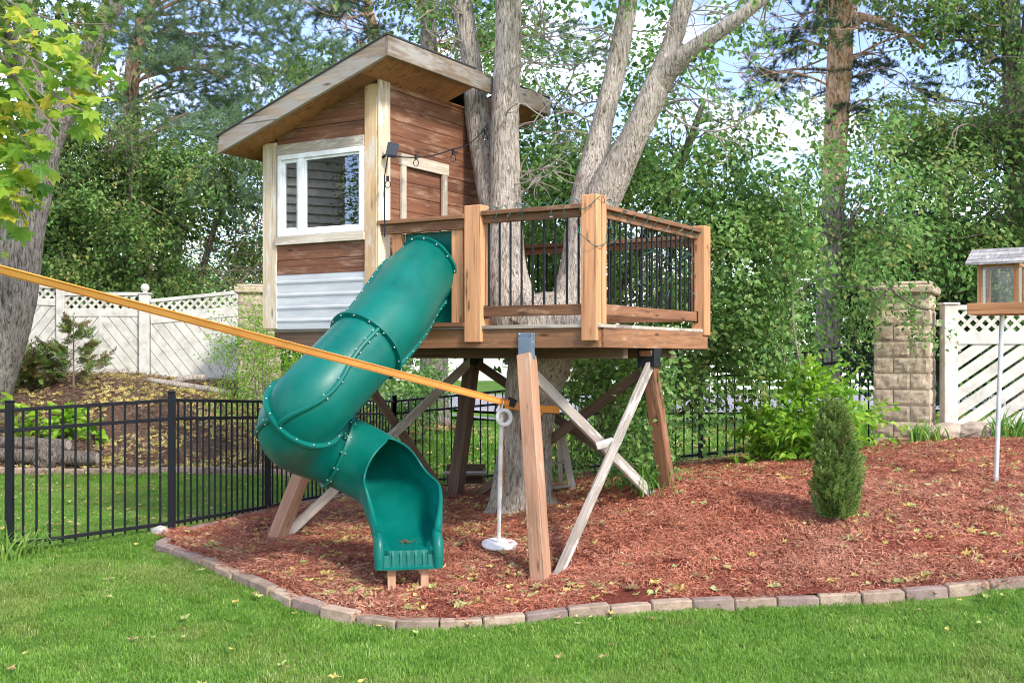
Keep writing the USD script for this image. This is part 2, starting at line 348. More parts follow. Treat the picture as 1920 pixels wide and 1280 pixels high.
L_apple = leafmat('fresh_green_leaf', [(0, (.045, .115, .022)), (.45, (.095, .20, .042)), (.85, (.165, .30, .07)), (1, (.26, .37, .12))])
L_dense = leafmat('dark_green_leaf', [(0, (.034, .074, .018)), (.5, (.085, .150, .030)), (.9, (.150, .215, .050)), (1, (.28, .27, .08))])
L_shade = leafmat('deep_green_leaf', [(0, (.012, .036, .012)), (.6, (.026, .065, .018)), (1, (.05, .10, .025))])
L_maple = leafmat('yellow_green_maple_leaf', [(0, (.07, .17, .02)), (.4, (.15, .27, .025)), (.75, (.29, .36, .03)), (1, (.46, .38, .05))], .42)
L_pine = leafmat('blue_green_needle', [(0, (.05, .095, .045)), (.5, (.115, .19, .09)), (1, (.20, .285, .15))], .25, .55)
L_pined = leafmat('dark_needle', [(0, (.022, .042, .022)), (.6, (.045, .08, .036)), (1, (.08, .12, .045))], .12, .55)
L_thuja = leafmat('arborvitae_spray', [(0, (.04, .085, .018)), (.5, (.10, .17, .034)), (1, (.20, .27, .07))], .2, .55)
L_lime = leafmat('chartreuse_leaf', [(0, (.08, .21, .015)), (.5, (.18, .35, .025)), (1, (.31, .46, .05))], .4)
L_blade = leafmat('lily_blade', [(0, (.05, .14, .02)), (.6, (.12, .26, .035)), (1, (.25, .36, .07))], .35)
L_rust = leafmat('rusty_conifer', [(0, (.05, .05, .02)), (.5, (.09, .10, .03)), (1, (.17, .09, .035))], .2)
L_fallY = leafmat('fallen_yellow_leaf', [(0, (.34, .27, .07)), (.5, (.50, .41, .12)), (1, (.60, .52, .2))], .2, .6)
L_fallG = leafmat('fallen_pale_green_leaf', [(0, (.22, .27, .08)), (.6, (.37, .40, .15)), (1, (.48, .46, .24))], .2, .6)
L_fallT = leafmat('fallen_tan_leaf', [(0, (.17, .10, .045)), (.6, (.34, .23, .11)), (1, (.50, .36, .2))], .1, .7)
L_grass = leafmat('grass_blade_look', [(0, (.065, .150, .016)), (.5, (.135, .27, .032)), (.85, (.21, .35, .06)), (1, (.38, .43, .15))], .3, .45)
L_grass2 = leafmat('yellowed_grass_look', [(0, (.09, .15, .02)), (.5, (.17, .26, .045)), (.85, (.25, .33, .08)), (1, (.42, .42, .19))], .3, .45)
L_mulch2 = leafmat('faded_mulch_shred', [(0, (.12, .038, .022)), (.45, (.32, .12, .072)), (.8, (.44, .20, .125)), (1, (.54, .32, .21))], .0, .85)
L_mulch = leafmat('red_mulch_shred', [(0, (.14, .036, .02)), (.45, (.35, .112, .062)), (.8, (.48, .19, .11)), (1, (.58, .30, .2))], .0, .8)
L_soil = leafmat('brown_litter', [(0, (.05, .03, .02)), (.5, (.12, .075, .05)), (1, (.22, .14, .09))], 0, .9)

M_lawn = mat('lawn_soil', {"g": ("geometry", {}), "n": ("noise_texture", {"scale": 1.3, "detail": 6}), "n2": ("noise_texture", {"scale": 60, "detail": 3}),
                           "r": ("rgb_ramp", {"ramp": [(.3, (.045, .095, .012)), (.5, (.07, .14, .018)), (.7, (.10, .175, .03))]}), "b": ("bump", {"strength": .5, "distance": .03}), "p": ("principled_bsdf", {"roughness": .9, "specular_ior_level": .1})},
             [("g.position", "n.vector"), ("g.position", "n2.vector"), ("n.fac", "r.fac"), ("r.color", "p.base_color"), ("n2.fac", "b.height"), ("b.normal", "p.normal")])
def speck(name, cols, sc, bump=.8):
    return mat(name, {"g": ("geometry", {}), "n": ("noise_texture", {"scale": sc, "detail": 8, "roughness": .75}), "n2": ("noise_texture", {"scale": 1.1, "detail": 3}), "r": ("rgb_ramp", {"ramp": cols}),
                      "r2": ("rgb_ramp", {"ramp": [(.3, (.75, .75, .75)), (.7, (1.15, 1.12, 1.1))]}), "x": ("mix", {"mix_type": "multiply", "fac": 1.0}),
                      "b": ("bump", {"strength": bump, "distance": .03}), "p": ("principled_bsdf", {"roughness": .95, "specular_ior_level": .1})},
               [("g.position", "n.vector"), ("g.position", "n2.vector"), ("n.fac", "r.fac"), ("n2.fac", "r2.fac"), ("r.color", "x.color1"), ("r2.color", "x.color2"), ("x.color", "p.base_color"), ("n.fac", "b.height"), ("b.normal", "p.normal")])
M_mulch = speck('red_mulch_base', [(.3, (.055, .013, .009)), (.5, (.16, .042, .027)), (.7, (.27, .085, .055))], 38)
M_slope = speck('brown_slope_soil', [(.3, (.035, .022, .016)), (.5, (.10, .062, .042)), (.7, (.2, .13, .085))], 30)
M_road = speck('grey_asphalt', [(.3, (.20, .20, .21)), (.7, (.29, .29, .30))], 20, .2)
M_path = speck('pale_concrete_path', [(.3, (.25, .245, .235)), (.7, (.36, .355, .34))], 14, .2)

# ------------------------------------------------------------------ terrain
edge_px = [(215, 1012, 10.6), (300, 1034, 10.2), (380, 1056, 9.6), (440, 1086, 9.1), (500, 1112, 8.7), (560, 1142, 8.35), (640, 1162, 8.12), (700, 1174, 8.0), (770, 1178, 7.95),
           (900, 1174, 7.95), (1000, 1166, 8.0), (1100, 1156, 8.05), (1200, 1148, 8.1), (1300, 1140, 8.15), (1400, 1136, 8.15), (1520, 1133, 8.15), (1650, 1128, 8.12), (1740, 1119, 8.1), (1850, 1109, 8.1), (1920, 1102, 8.1), (2060, 1092, 8.1), (2250, 1085, 8.1)]
EDGE = np.array([P(*e) for e in edge_px])
cp = [tuple(e) for e in EDGE]
for x in (-8, -5, -2, 0, 2.2): cp.append((x, 6, 0.0))
for x in (-9, -4, 0, 4, 9): cp += [(x, -1, 0.0), (x, 3.4, 0.0)]
cp += [tuple(P(*e)) for e in [(1015, 1103, 8.7), (1570, 968, 9.5), (1867, 915, 10.3), (1700, 830, 14.2), (1790, 808, 14.4), (2100, 800, 14.6), (1250, 918, 10.4), (978, 972, 11.2), (1520, 865, 12.5), (855, 940, 12.2),
        (515, 1024, 10.8), (715, 1092, 8.75), (322, 1000, 10.9), (18, 1042, 9.95), (-200, 1060, 9.5), (1300, 869, 15.0), (930, 905, 16.2), (740, 918, 16.5), (540, 950, 13.9),
        (60, 893, 16.2), (250, 893, 16.2), (450, 893, 16.2), (-250, 893, 16), (150, 795, 18.0), (400, 800, 18.0), (270, 705, 20.3), (455, 717, 20.2), (40, 700, 20.5), (-300, 700, 20.5), (600, 760, 19.5), (600, 880, 16.6),
        (140, 717, 19.5), (815, 803, 22.0), (1050, 800, 24), (1400, 790, 28), (700, 800, 24), (1640, 800, 18), (1900, 790, 18)]]
for x in (-60, -30, 0, 30, 60): cp += [(x, 32, .15), (x, 48, .2), (x, 75, .35), (x, -30, 0), (x, 110, .8)]
for x in (-12, -20): cp += [(x, 20.5, 1.5), (x, 10, .3)]
cp += [(-16, 28, 1.2), (-6, 27, .9), (-200, -100, 0), (200, -100, 0), (-200, 150, 1), (200, 150, 1), (9, 9, .6), (9, 14, .95), (10, 20, .9)]
cp = np.array(cp)
_rbf = RBFInterpolator(cp[:, :2], cp[:, 2], kernel='linear', smoothing=0.02)
def h(x, y):
    x, y = np.broadcast_arrays(np.asarray(x, float), np.asarray(y, float))
    return _rbf(np.c_[x.ravel(), y.ravel()]).reshape(x.shape)
# cached grid for speed
gx = np.unique(np.r_[np.linspace(-320, -30, 16), np.arange(-30, -9, 1.5), np.arange(-9, 9.01, .1), np.arange(9, 30, 1.5), np.linspace(30, 320, 16)])
gy = np.unique(np.r_[np.linspace(-120, -4, 12), np.arange(-4, 3, .5), np.arange(3, 22, .1), np.arange(22, 40, .5), np.linspace(40, 420, 30)])
GX, GY = np.meshgrid(gx, gy)
GZ = h(GX, GY)
fine = (np.abs(GX) < 9) & (GY > 3) & (GY < 22)
GZ = GZ + np.where(fine, .035 * (meshkit.fbm(np.stack([GX * 1.4, GY * 1.4, GX * 0], -1), 3, 3) - .5), 0)
from scipy.interpolate import RegularGridInterpolator
_gi = RegularGridInterpolator((gy, gx), GZ, bounds_error=False, fill_value=0.3)
def G(x, y):
    q_ = np.stack(np.broadcast_arrays(np.asarray(y, float), np.asarray(x, float)), -1)
    return _gi(q_.reshape(-1, 2)).reshape(q_.shape[:-1])[()]
def Gn(x, y, e=.12):
    a = (G(x + e, y) - G(x - e, y)) / (2 * e); b = (G(x, y + e) - G(x, y - e)) / (2 * e)
    n = np.stack([-a, -b, np.ones_like(a)], -1); return n / np.linalg.norm(n, axis=-1, keepdims=True)
ny, nx = GX.shape
I, J = np.meshgrid(np.arange(ny - 1), np.arange(nx - 1), indexing='ij')
q = np.stack([I * nx + J, I * nx + J + 1, (I + 1) * nx + J + 1, (I + 1) * nx + J], -1).reshape(-1, 4)
single('ground', (np.stack([GX, GY, GZ], -1).reshape(-1, 3), tri(q)), M_lawn, 'green lawn and grassy ground running back to the road', 'ground', kind='structure', smooth=True)

def region(poly, step, off, extra=.0):
    poly = Polygon(poly); x0, y0, x1, y1 = poly.bounds
    X, Y = np.meshgrid(np.arange(x0, x1, step), np.arange(y0, y1, step))
    pts = np.c_[X.ravel(), Y.ravel()]
    pts = pts[contains_xy(poly.buffer(-step * .4), pts[:, 0], pts[:, 1])]
    L = poly.exterior.length; bd = np.array([poly.exterior.interpolate(s).coords[0] for s in np.arange(0, L, step)])
    pts = np.vstack([pts, bd])
    d = Delaunay(pts); c = pts[d.simplices].mean(1)
    f = d.simplices[contains_xy(poly.buffer(.001), c[:, 0], c[:, 1])]
    a, b, c_ = pts[f[:, 0]], pts[f[:, 1]], pts[f[:, 2]]
    cr = (b[:, 0] - a[:, 0]) * (c_[:, 1] - a[:, 1]) - (b[:, 1] - a[:, 1]) * (c_[:, 0] - a[:, 0])
    f[cr < 0] = f[cr < 0][:, ::-1]
    z = G(pts[:, 0], pts[:, 1]) + off
    if extra: z = z + extra * (meshkit.fbm(np.c_[pts * 5, pts[:, :1] * 0], 3, 8) - .3)
    return np.c_[pts, z], f

XY = lambda *e: P(*e)[:2]
corner_in = EDGE[1][:2]
back_edge = [XY(322, 1000, 10.75), XY(540, 950, 13.6), XY(700, 925, 15.6)]
mulch_poly = Polygon([tuple(corner_in + np.array([.04, .03]))] + [tuple(e[:2] + np.array([0.0, .02])) for e in EDGE[2:]] + [XY(2250, 800, 14.4), XY(1780, 810, 14.3), XY(1640, 830, 14.1), XY(1300, 869, 14.8), XY(930, 905, 15.9)] + [tuple(e) for e in back_edge[::-1]]).buffer(0)
mulch_in = mulch_poly.buffer(-.075)
single('mulch_bed', region(mulch_poly.exterior.coords, .085, .05, .035), M_mulch, 'red shredded mulch bed under the treehouse', 'mulch bed', kind='structure', smooth=True)
slope_poly = Polygon([XY(-300, 888, 16.4), XY(60, 888, 16.35), XY(250, 888, 16.35), XY(480, 888, 16.35), XY(620, 880, 16.8), XY(735, 905, 17.0), XY(800, 860, 19.5), XY(900, 850, 20), XY(860, 810, 22.5), XY(640, 790, 23), XY(460, 720, 21), XY(270, 700, 20.9), XY(40, 700, 21), XY(-300, 700, 21)])
single('leafy_slope', region(slope_poly.exterior.coords, .25, .012, .03), M_slope, 'brown bank of soil and leaf litter behind the black fence', 'slope', kind='structure', smooth=True)
def strip(y0, y1, off, step=6):
    xs = np.arange(-150, 151, step); ys = np.linspace(y0, y1, 6)
    X, Y = np.meshgrid(xs, ys); Z = np.maximum(_gi(np.stack([Y, X], -1)), 0.02)
    n = len(xs); i, j = np.meshgrid(np.arange(5), np.arange(n - 1), indexing='ij')
    qq = np.stack([i * n + j, i * n + j + 1, (i + 1) * n + j + 1, (i + 1) * n + j], -1).reshape(-1, 4)
    return np.stack([X, Y, Z + off], -1).reshape(-1, 3), tri(qq)
single('road', strip(33.5, 48, .06), M_road, 'grey asphalt road beyond the black fence', 'road', kind='structure')
single('pavement', strip(26.6, 28.2, .05), M_path, 'narrow grey pavement between the fence and the road', 'pavement', kind='structure')
cd(sky.GetPrim(), label='blue sky with white clouds above the trees', category='sky', kind='structure')

def GM(x, y):
    """ground or mulch surface"""
    return float(G(x, y)) + (.06 if mulch_poly.contains(__import__('shapely').Point(x, y)) else 0)
def foot(px, d, sink=.03):
    x = (px - 960) * d / F; return np.array([x, d, GM(x, d) - sink])
# ------------------------------------------------------------------ treehouse frame
_th = math.atan((2250 - 960) / F)
VV = np.array([math.sin(_th), math.cos(_th), 0.0]); UU = np.array([-math.cos(_th), math.sin(_th), 0.0]); ZZ = np.array([0, 0, 1.0])
CC = np.array([(1123 - 960) * 9.0 / F, 9.0, 0.0])
def T(s, t, z): return CC + s * UU + t * VV + z * ZZ
def S(px, t=0.0):
    k = (px - 960) / F; b = CC + t * VV
    return (k * b[1] - b[0]) / (UU[0] - k * UU[1])
def Tt(px, s=0.0):
    k = (px - 960) / F; b = CC + s * UU
    return (k * b[1] - b[0]) / (VV[0] - k * VV[1])
def Zp(py, s, t): return CZ + (HZ - py) * (CC + s * UU + t * VV)[1] / F
ZD = 2.152; ZB = 1.965
SE, TE = 3.415, 2.268
th_base = T(1.7, 1.1, 0); th_base[2] = GM(*th_base[:2])
TH = thing('treehouse', 'wooden treehouse with a slanted roof, railed deck and splayed timber legs', 'treehouse', th_base)

# --- platform
PF = sub(TH, 'platform')
bz = (ZD - .028 + ZB) / 2; bw = ZD - .028 - ZB
put(PF, 'beam', board(T(0.0, .022, bz), T(SE, .022, bz), bw, .044), W_beam)
put(PF, 'beam', board(T(.022 - .022, .046, bz), T(.0, TE, bz), bw, .044), W_beam, label='outer beam on the right side with old nail dents')
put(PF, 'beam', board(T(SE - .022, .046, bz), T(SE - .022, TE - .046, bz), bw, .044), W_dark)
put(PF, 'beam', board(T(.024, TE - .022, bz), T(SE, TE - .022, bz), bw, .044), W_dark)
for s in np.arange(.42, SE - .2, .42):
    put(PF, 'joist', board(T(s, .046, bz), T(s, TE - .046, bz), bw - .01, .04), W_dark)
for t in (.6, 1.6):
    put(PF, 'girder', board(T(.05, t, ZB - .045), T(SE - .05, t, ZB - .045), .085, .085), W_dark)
tw = .139
n = int(round((TE + .02) / (tw + .004)))
for i in range(n):
    t = -.02 + (i + .5) * (TE + .03) / n
    put(PF, 'deck_board', board(T(-.026, t, ZD - .014), T(SE - .01, t, ZD - .014), tw, .028, up=VV), W_deck)

# --- railing
RL = sub(TH, 'railing')
def post(s0, s1, t0, t1, z0, z1, m=W_cedar, parent=RL, name='post', label=None):
    return put(parent, name, board(T((s0 + s1) / 2, (t0 + t1) / 2, z0), T((s0 + s1) / 2, (t0 + t1) / 2, z1), abs(s1 - s0), abs(t1 - t0), up=UU, c=.006), m, label=label)
zpA = 3.175
post(.004, .142, -.034, .115, ZB + .055, zpA, label='tall corner post of the railing')
post(-.012, .004, .05, .115, ZD + .002, zpA - .001)
sB0, sB1 = S(901, -.034), S(870, -.034)
post(sB0, sB1, -.034, .10, ZB + .05, Zp(384, sB0, 0))
tC0, tC1 = 2.13, TE + .012
post(-.045, .09, tC0, tC1, ZB + .13, Zp(424, 0, 2.2))
post(1.98, 2.1, TE - .12, TE - .005, ZD, 3.05)
zr = Zp(383, .2, 0) ; zl0, zl1 = Zp(590, .2, 0), Zp(569.5, .2, 0)
def rail(a, b, ztop, lo=True):
    """flat cap, sub-rail, bottom rail and balusters from a to b (s,t)"""
    a, b = np.array(a), np.array(b); dirv = nrm(T(*b, 0) - T(*a, 0)); nv = np.cross(dirv, ZZ)
    put(RL, 'cap_rail', board(T(*a, ztop - .018), T(*b, ztop - .018), .125, .036, up=nv), W_rail)
    put(RL, 'top_rail', board(T(*a, ztop - .036 - .032), T(*b, ztop - .036 - .032), .062, .04), W_rail)
    put(RL, 'bottom_rail', board(T(*a, (zl0 + zl1) / 2), T(*b, (zl0 + zl1) / 2), zl1 - zl0, .04), W_rail)
    L = np.linalg.norm(T(*b, 0) - T(*a, 0)); k = max(2, int(round(L / .104)))
    for i in range(k):
        f = (i + .45) / k; st = a + (b - a) * f
        bv, bf = tube([T(*st, zl1 - .02), T(*st, ztop - .08)], .0098, 8)
        put(RL, 'baluster', (bv, bf), M_black, smooth=50)
rail((sB0 + .005, .03), (.138, .03), zr)
rail((.045, .115), (.045, tC0), zr - .005)
rail((.09, TE - .06), (1.98, TE - .06), zr - .06)
for st in ((sB0 - .012, .03), (.045, tC0 - .01)):
    put(RL, 'rail_bracket', board(T(*st, zl0 - .012), T(*st, zl1 + .006), .03, .05, up=VV, c=.002), M_black)
# slide entry frame
EN = sub(TH, 'slide_entry')
sH = S(706, -.05)
s_l, s_r = S(714, 0), sB1
za = Zp(409, (s_l + s_r) / 2, 0)
put(EN, 'cap_rail', board(T(s_l, .02, za - .018), T(s_r - .004, .02, za - .018), .15, .036, up=VV), W_rail)
put(EN, 'top_rail', board(T(s_l - .02, .0, za - .036 - .042), T(s_r, .0, za - .036 - .042), .082, .045), W_rail)
put(EN, 'stub_post', board(T(S(744), .03, ZD), T(S(744), .03, za - .12), .10, .06, up=UU), W_cedar)
put(EN, 'stub_post', board(T(S(857), .03, ZD), T(S(857), .03, za - .12), .115, .06, up=UU), W_cedar)
put(EN, 'sill', board(T(S(749), .0, ZD + .012), T(s_r, .0, ZD + .012), .08, .036, up=VV), W_rail)

# --- house shell
ZR, SLOPE, SR0, SR1 = 4.60, .336, sH - .33, sH - .33 + 1.93
FH = .168
TR0, TR1 = -.36, 2.45
def roof_z(s): return ZR - SLOPE * (s - SR0)
def soff(s): return roof_z(s) - FH + .02
tH = -.05
sL = S(492, tH)
HS = sub(TH, 'corner_post_set')
zbp = Zp(617, sL, tH)
post(S(518, tH), sL, tH, tH + .10, zbp, soff(sL - .03), W_pale, HS, 'corner_post', 'bleached left corner post with frayed lower edge')
post(sH, S(683, tH), tH, tH + .035, ZB + .02, soff(sH + .1), W_post, HS, 'corner_post')
tq = Tt(728, sH - .002)
post(sH - .028, sH - .002, tH + .004, tq, ZB + .06, soff(sH), W_pale, HS, 'corner_post', 'paler corner board facing right')
post(sL - .03, sL - .06, 1.9, 2.0, ZD, soff(sL), W_dark, HS, 'corner_post')
# front wall
FW = sub(TH, 'wall')
s0, s1 = S(683, tH) + .001, S(518, tH) - .001
c0 = (s0 + s1) / 2
zz = lambda py: Zp(py, S(600, tH), tH)
z_hdr_t, z_hdr_b = zz(263), zz(282.5)
z_sill_t, z_sill_b = zz(439.5), zz(455)
z_pl0, z_pl1 = zz(512), z_sill_b
z_cor0 = zz(616)
def plank_poly(za, zb, sa, sb):
    """plank between za, zb clipped under the roof"""
    p = Polygon([(sa, za), (sb, za), (sb, zb), (sa, zb)])
    r = Polygon([(sa - .1, 0), (sb + .1, 0), (sb + .1, soff(sb + .1) + .0), (sa - .1, soff(sa - .1) + .0)])
    c = p.intersection(r)
    return None if c.is_empty or c.area < 1e-4 else np.array(c.exterior.coords)[:-1]
def wall_plank(parent, za, zb, sa, sb, t, th, m):
    pp = plank_poly(za, zb, sa, sb)
    if pp is not None: put(parent, 'plank', prism(pp, T(0, t + rng.uniform(-.004, .004), 0), UU, ZZ, VV, th), m)
z = z_hdr_t + .003; i = 0
while z < soff(s0):
    hgt = .138 + rng.uniform(-.006, .006)
    wall_plank(FW, z, z + hgt - .005, s0, s1, tH + .012, .02, W_siding); z += hgt
hh = (z_pl1 - z_pl0) / 2
for k in range(2): wall_plank(FW, z_pl0 + k * hh, z_pl0 + (k + 1) * hh - .006, s0, s1, tH + .010, .02, W_siding)
put(FW, 'sheathing', prism([(s0, ZB + .02), (s1, ZB + .02), (s1, z_sill_t - .02), (s0, z_sill_t - .02)], T(0, tH + .036, 0), UU, ZZ, VV, .01), W_dark)
put(FW, 'sheathing', prism([(s0, z_hdr_b), (s1, z_hdr_b), (s1, soff(s1)), (s0, soff(s0))], T(0, tH + .036, 0), UU, ZZ, VV, .01), W_dark)
put(FW, 'trim_board', board(T(s0, tH + .006, (z_hdr_t + z_hdr_b) / 2), T(s1, tH + .006, (z_hdr_t + z_hdr_b) / 2), z_hdr_t - z_hdr_b, .03), W_trim)
put(FW, 'trim_board', board(T(s0 - .006, tH + .002, (z_sill_t + z_sill_b) / 2), T(s1 + .006, tH + .002, (z_sill_t + z_sill_b) / 2), z_sill_t - z_sill_b, .04), W_trim)
# corrugated metal skirt
prof = []
zc = z_cor0; 
while zc < z_pl0 - .002:
    prof += [(zc, .0), (zc + .065, .0), (zc + .073, -.009), (zc + .089, -.009), (zc + .097, 0)]
    for q in (.022, .043): prof.insert(-4, (zc + q, -.003)) if False else None
    zc += .118
prof = [p for p in prof if p[0] < z_pl0] + [(z_pl0 - .001, 0)]
pv = np.array([[T(s, tH + .012 + o, zc_) for (zc_, o) in prof] for s in (s0, s1)])
k = len(prof)
pv2 = np.concatenate([pv, pv + .004 * VV], 0).reshape(-1, 3)
ff = [[i, i + 1, k + i + 1, k + i] for i in range(k - 1)] + [[2 * k + i, 3 * k + i, 3 * k + i + 1, 2 * k + i + 1] for i in range(k - 1)]
ff += [[0, k, 3 * k, 2 * k], [k - 1, 3 * k - 1, 4 * k - 1, 2 * k - 1]]
put(TH, 'corrugated_panel', (pv2, np.array(ff)), M_corr, label='white corrugated metal sheet below the window')
# window
WN = sub(TH, 'window')
w0, w1 = S(682.5, tH), S(521.5, tH)
zt, zb_ = z_hdr_b - .003, z_sill_t + .003
tw0 = tH - .002
def frame(parent, name, sa, sb, za, zb, wd, t, th, m):
    put(parent, name, join([board(T(sa, t, zb - wd / 2), T(sb, t, zb - wd / 2), wd, th), board(T(sa, t, za + wd / 2), T(sb, t, za + wd / 2), wd, th),
                            board(T(sa + wd / 2, t, za + wd), T(sa + wd / 2, t, zb - wd), wd, th, up=UU), board(T(sb - wd / 2, t, za + wd), T(sb - wd / 2, t, zb - wd), wd, th, up=UU)]), m)
frame(WN, 'window_frame', w0, w1, zb_, zt, .045, tw0 + .02, .06, M_white)
sm0, sm1 = S(569, tH), S(560, tH)
put(WN, 'mullion', board(T((sm0 + sm1) / 2, tw0 + .018, zb_ + .045), T((sm0 + sm1) / 2, tw0 + .018, zt - .045), abs(sm1 - sm0), .05, up=UU), M_white)
frame(WN, 'sash', w0 + .0455, sm0 - .0005, zb_ + .0455, zt - .0455, .022, tw0 + .024, .03, M_white)
frame(WN, 'sash', sm1 + .0005, w1 - .0455, zb_ + .0455, zt - .0455, .032, tw0 + .024, .03, M_white)
put(WN, 'pane', board(T(w0 + .06, tw0 + .026, (zb_ + zt) / 2), T(sm0 - .015, tw0 + .026, (zb_ + zt) / 2), zt - zb_ - .12, .004, c=.0005), M_pane)
put(WN, 'pane', board(T(sm1 + .02, tw0 + .026, (zb_ + zt) / 2), T(w1 - .07, tw0 + .026, (zb_ + zt) / 2), zt - zb_ - .14, .004, c=.0005), M_pane)
# right wall with plank door
RW = sub(TH, 'wall')
tw_end = 2.12
td0, td1 = Tt(759, sH), Tt(827, sH)
zdt = Zp(313, sH, (td0 + td1) / 2)
z = ZD + .003; k = 0
DR = sub(TH, 'door')
top = soff(sH) + .0
while z < top:
    hgt = min(.134 + rng.uniform(-.007, .007), top - z)
    for (a, b, par, dep) in ((tq, td0 - .003, RW, 0), (td0 + .003, td1 - .003, DR, .012), (td1 + .003, tw_end, RW, 0)) if z + hgt < zdt + .03 else ((tq, tw_end, RW, 0),):
        put(par, 'plank', prism([(a, z), (b, z), (b, z + hgt - .005), (a, z + hgt - .005)], T(sH + .004 + dep + rng.uniform(-.004, .004), 0, 0), VV, ZZ, UU, .02), W_siding)
    z += hgt
put(RW, 'sheathing', prism([(tH + .08, ZD), (tw_end, ZD), (tw_end, top), (tH + .08, top)], T(sH + .04, 0, 0), VV, ZZ, UU, .01), W_dark)
dz0, dz1 = Zp(312, sH, td0), Zp(290, sH, td0)
put(DR, 'door_header', board(T(sH - .012, Tt(749, sH), (dz0 + dz1) / 2), T(sH - .012, Tt(838, sH), (dz0 + dz1) / 2), dz1 - dz0, .03), W_trim)
for a, b in ((750, 759), (827, 836)):
    ta, tb = Tt(a, sH), Tt(b, sH)
    put(DR, 'door_jamb', board(T(sH - .010, (ta + tb) / 2, ZD), T(sH - .010, (ta + tb) / 2, dz0), tb - ta, .026, up=VV), W_trim)
put(DR, 'latch', join([board(T(sH - .02, Tt(772, sH), 3.10), T(sH - .02, Tt(790, sH), 3.10), .07, .05), board(T(sH - .04, Tt(778, sH), 3.16), T(sH - .04, Tt(786, sH), 3.16), .03, .03)]), M_black)
# back and left walls
for (a, b) in (((sH + .02, tw_end - .02), (sL - .03, tw_end - .02)), ((sL - .04, tH + .1), (sL - .04, tw_end - .04))):
    BW = sub(TH, 'wall')
    z = ZD
    while z < soff(sL) - .02:
        hgt = min(.135, soff(sL) - z)
        put(BW, 'plank', board(T(*a, z + hgt / 2), T(*b, z + hgt / 2), hgt - .004, .02), W_siding); z += hgt
# gable fill at the back
put(TH, 'gable', prism([(sH + .02, soff(sL) - .02), (sL - .03, soff(sL) - .02), (sL - .03, soff(sL - .03)), (sH + .02, soff(sH + .02))], T(0, tw_end - .03, 0), UU, ZZ, VV, .02), W_siding)

# --- roof
RF = sub(TH, 'roof')
fz = lambda s: roof_z(s) - FH / 2
nU = nrm(UU - SLOPE * ZZ); nN = nrm(np.cross(VV, nU)); nN = nN if nN[2] > 0 else -nN
def fas(t, lab=None):
    pp = [(SR0, roof_z(SR0)), (SR1, roof_z(SR1)), (SR1 + .028, roof_z(SR1) - FH), (SR0, roof_z(SR0) - FH)]
    v_, f_, g_ = prism(pp, T(0, t, 0), UU, ZZ, VV, .038)
    put(RF, 'fascia', (v_, f_, g_), W_fascia)
fas(TR0); fas(TR1 - .038)
put(RF, 'fascia', board(T(SR0 - .0185, TR0, fz(SR0)), T(SR0 - .0185, TR1, fz(SR0)), FH, .037), W_fascia)
put(RF, 'fascia', board(T(SR1 + .03, TR0 + .04, fz(SR1) + .005), T(SR1 + .03, TR1 - .04, fz(SR1) + .005), FH * .9, .03), W_fascia)
def slab(sa, sb, ta, tb, dz, th, m, name):
    pp = [(sa, roof_z(sa) + dz), (sb, roof_z(sb) + dz), (sb, roof_z(sb) + dz + th), (sa, roof_z(sa) + dz + th)]
    put(RF, name, prism(pp, T(0, ta, 0), UU, ZZ, VV, tb - ta), m)
nt0, nt1, ns = 1.02, 1.72, sH - .02
for (a, b, c_, d_) in ((SR0 + .002, ns, TR0 + .04, nt0), (SR0 + .002, ns, nt1, TR1 - .04), (ns + .002, SR1, TR0 + .04, TR1 - .04)):
    slab(a, b, c_, d_, -FH + .012, .012, W_ply, 'soffit')
    slab(a - (.03 if a < SR0 + .01 else 0), b + (.04 if b > ns + .1 else 0), c_ - (.05 if c_ < 0 else 0), d_ + (.05 if d_ > 2 else 0), .002, .014, M_roof, 'roofing_sheet')
for t in (nt0 - .02, nt1 + .02):
    slab(SR0 + .01, ns, t - .02, t + .02, -FH + .026, FH - .03, W_dark, 'rafter')

# --- legs, brackets, braces
def post3(name, a, b, w, m, parent=TH, label=None, up=None):
    return put(parent, name, board(a, b, w, w * .95, up=UU if up is None else up, c=.006), m, label=label)
L4t = T(S(988, 0), -.005, ZB - .06); L4f = foot(1015, 8.72, .06)
L3t = T(.06, Tt(1214, .06), ZB); L3f = foot(1252, 10.35, .06)
L2t = T(2.62, TE - .05, ZB); L2f = foot(852, 12.2, .06)
L1t = T(SE - .06, 1.05, ZB); L1f = foot(514, 10.85, .06)
post3('leg', L4f, L4t, .128, W_leg, label='sturdy reddish front leg under the steel bracket')
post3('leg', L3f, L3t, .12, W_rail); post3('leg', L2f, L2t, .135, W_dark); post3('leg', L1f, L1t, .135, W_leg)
bs = S(988, 0)
BR = sub(TH, 'steel_bracket')
put(BR, 'plate', join([board(T(bs, -.008, ZB + .01), T(bs, -.008, ZB + .125), .155, .012, up=UU), board(T(bs, -.02, ZB - .115), T(bs, -.012, ZB + .08), .115, .06, up=UU),
                       board(T(bs - .068, -.016, ZB - .10), T(bs - .062, -.016, ZB + .115), .012, .05, up=UU)]), M_bracket)
bolts = []
for (ds, dz) in ((-.06, .11), (.06, .11), (-.065, .045), (.0, -.06), (.02, -.085)):
    s_ = trimesh.creation.icosphere(1, .009); s_.apply_translation(T(bs + ds, -.052 if abs(ds) < .05 else -.018, ZB + dz)); bolts.append(s_)
put(BR, 'bolts', join(bolts), M_steel, kind='stuff')
for (st, zz_) in (((.06, 1.1), 0), ((2.62, TE - .05), 0), ((SE - .06, 1.05), 0)):
    put(TH, 'steel_bracket', board(T(*st, ZB - .16), T(*st, ZB), .16, .16, up=UU), M_bracket if False else M_black)
def brace(a, b, m, w=.088, t=.04, label=None): put(TH, 'brace', board(a, b, w, t, up=ZZ), m, label=label)
back = np.array([.03, .11, 0])
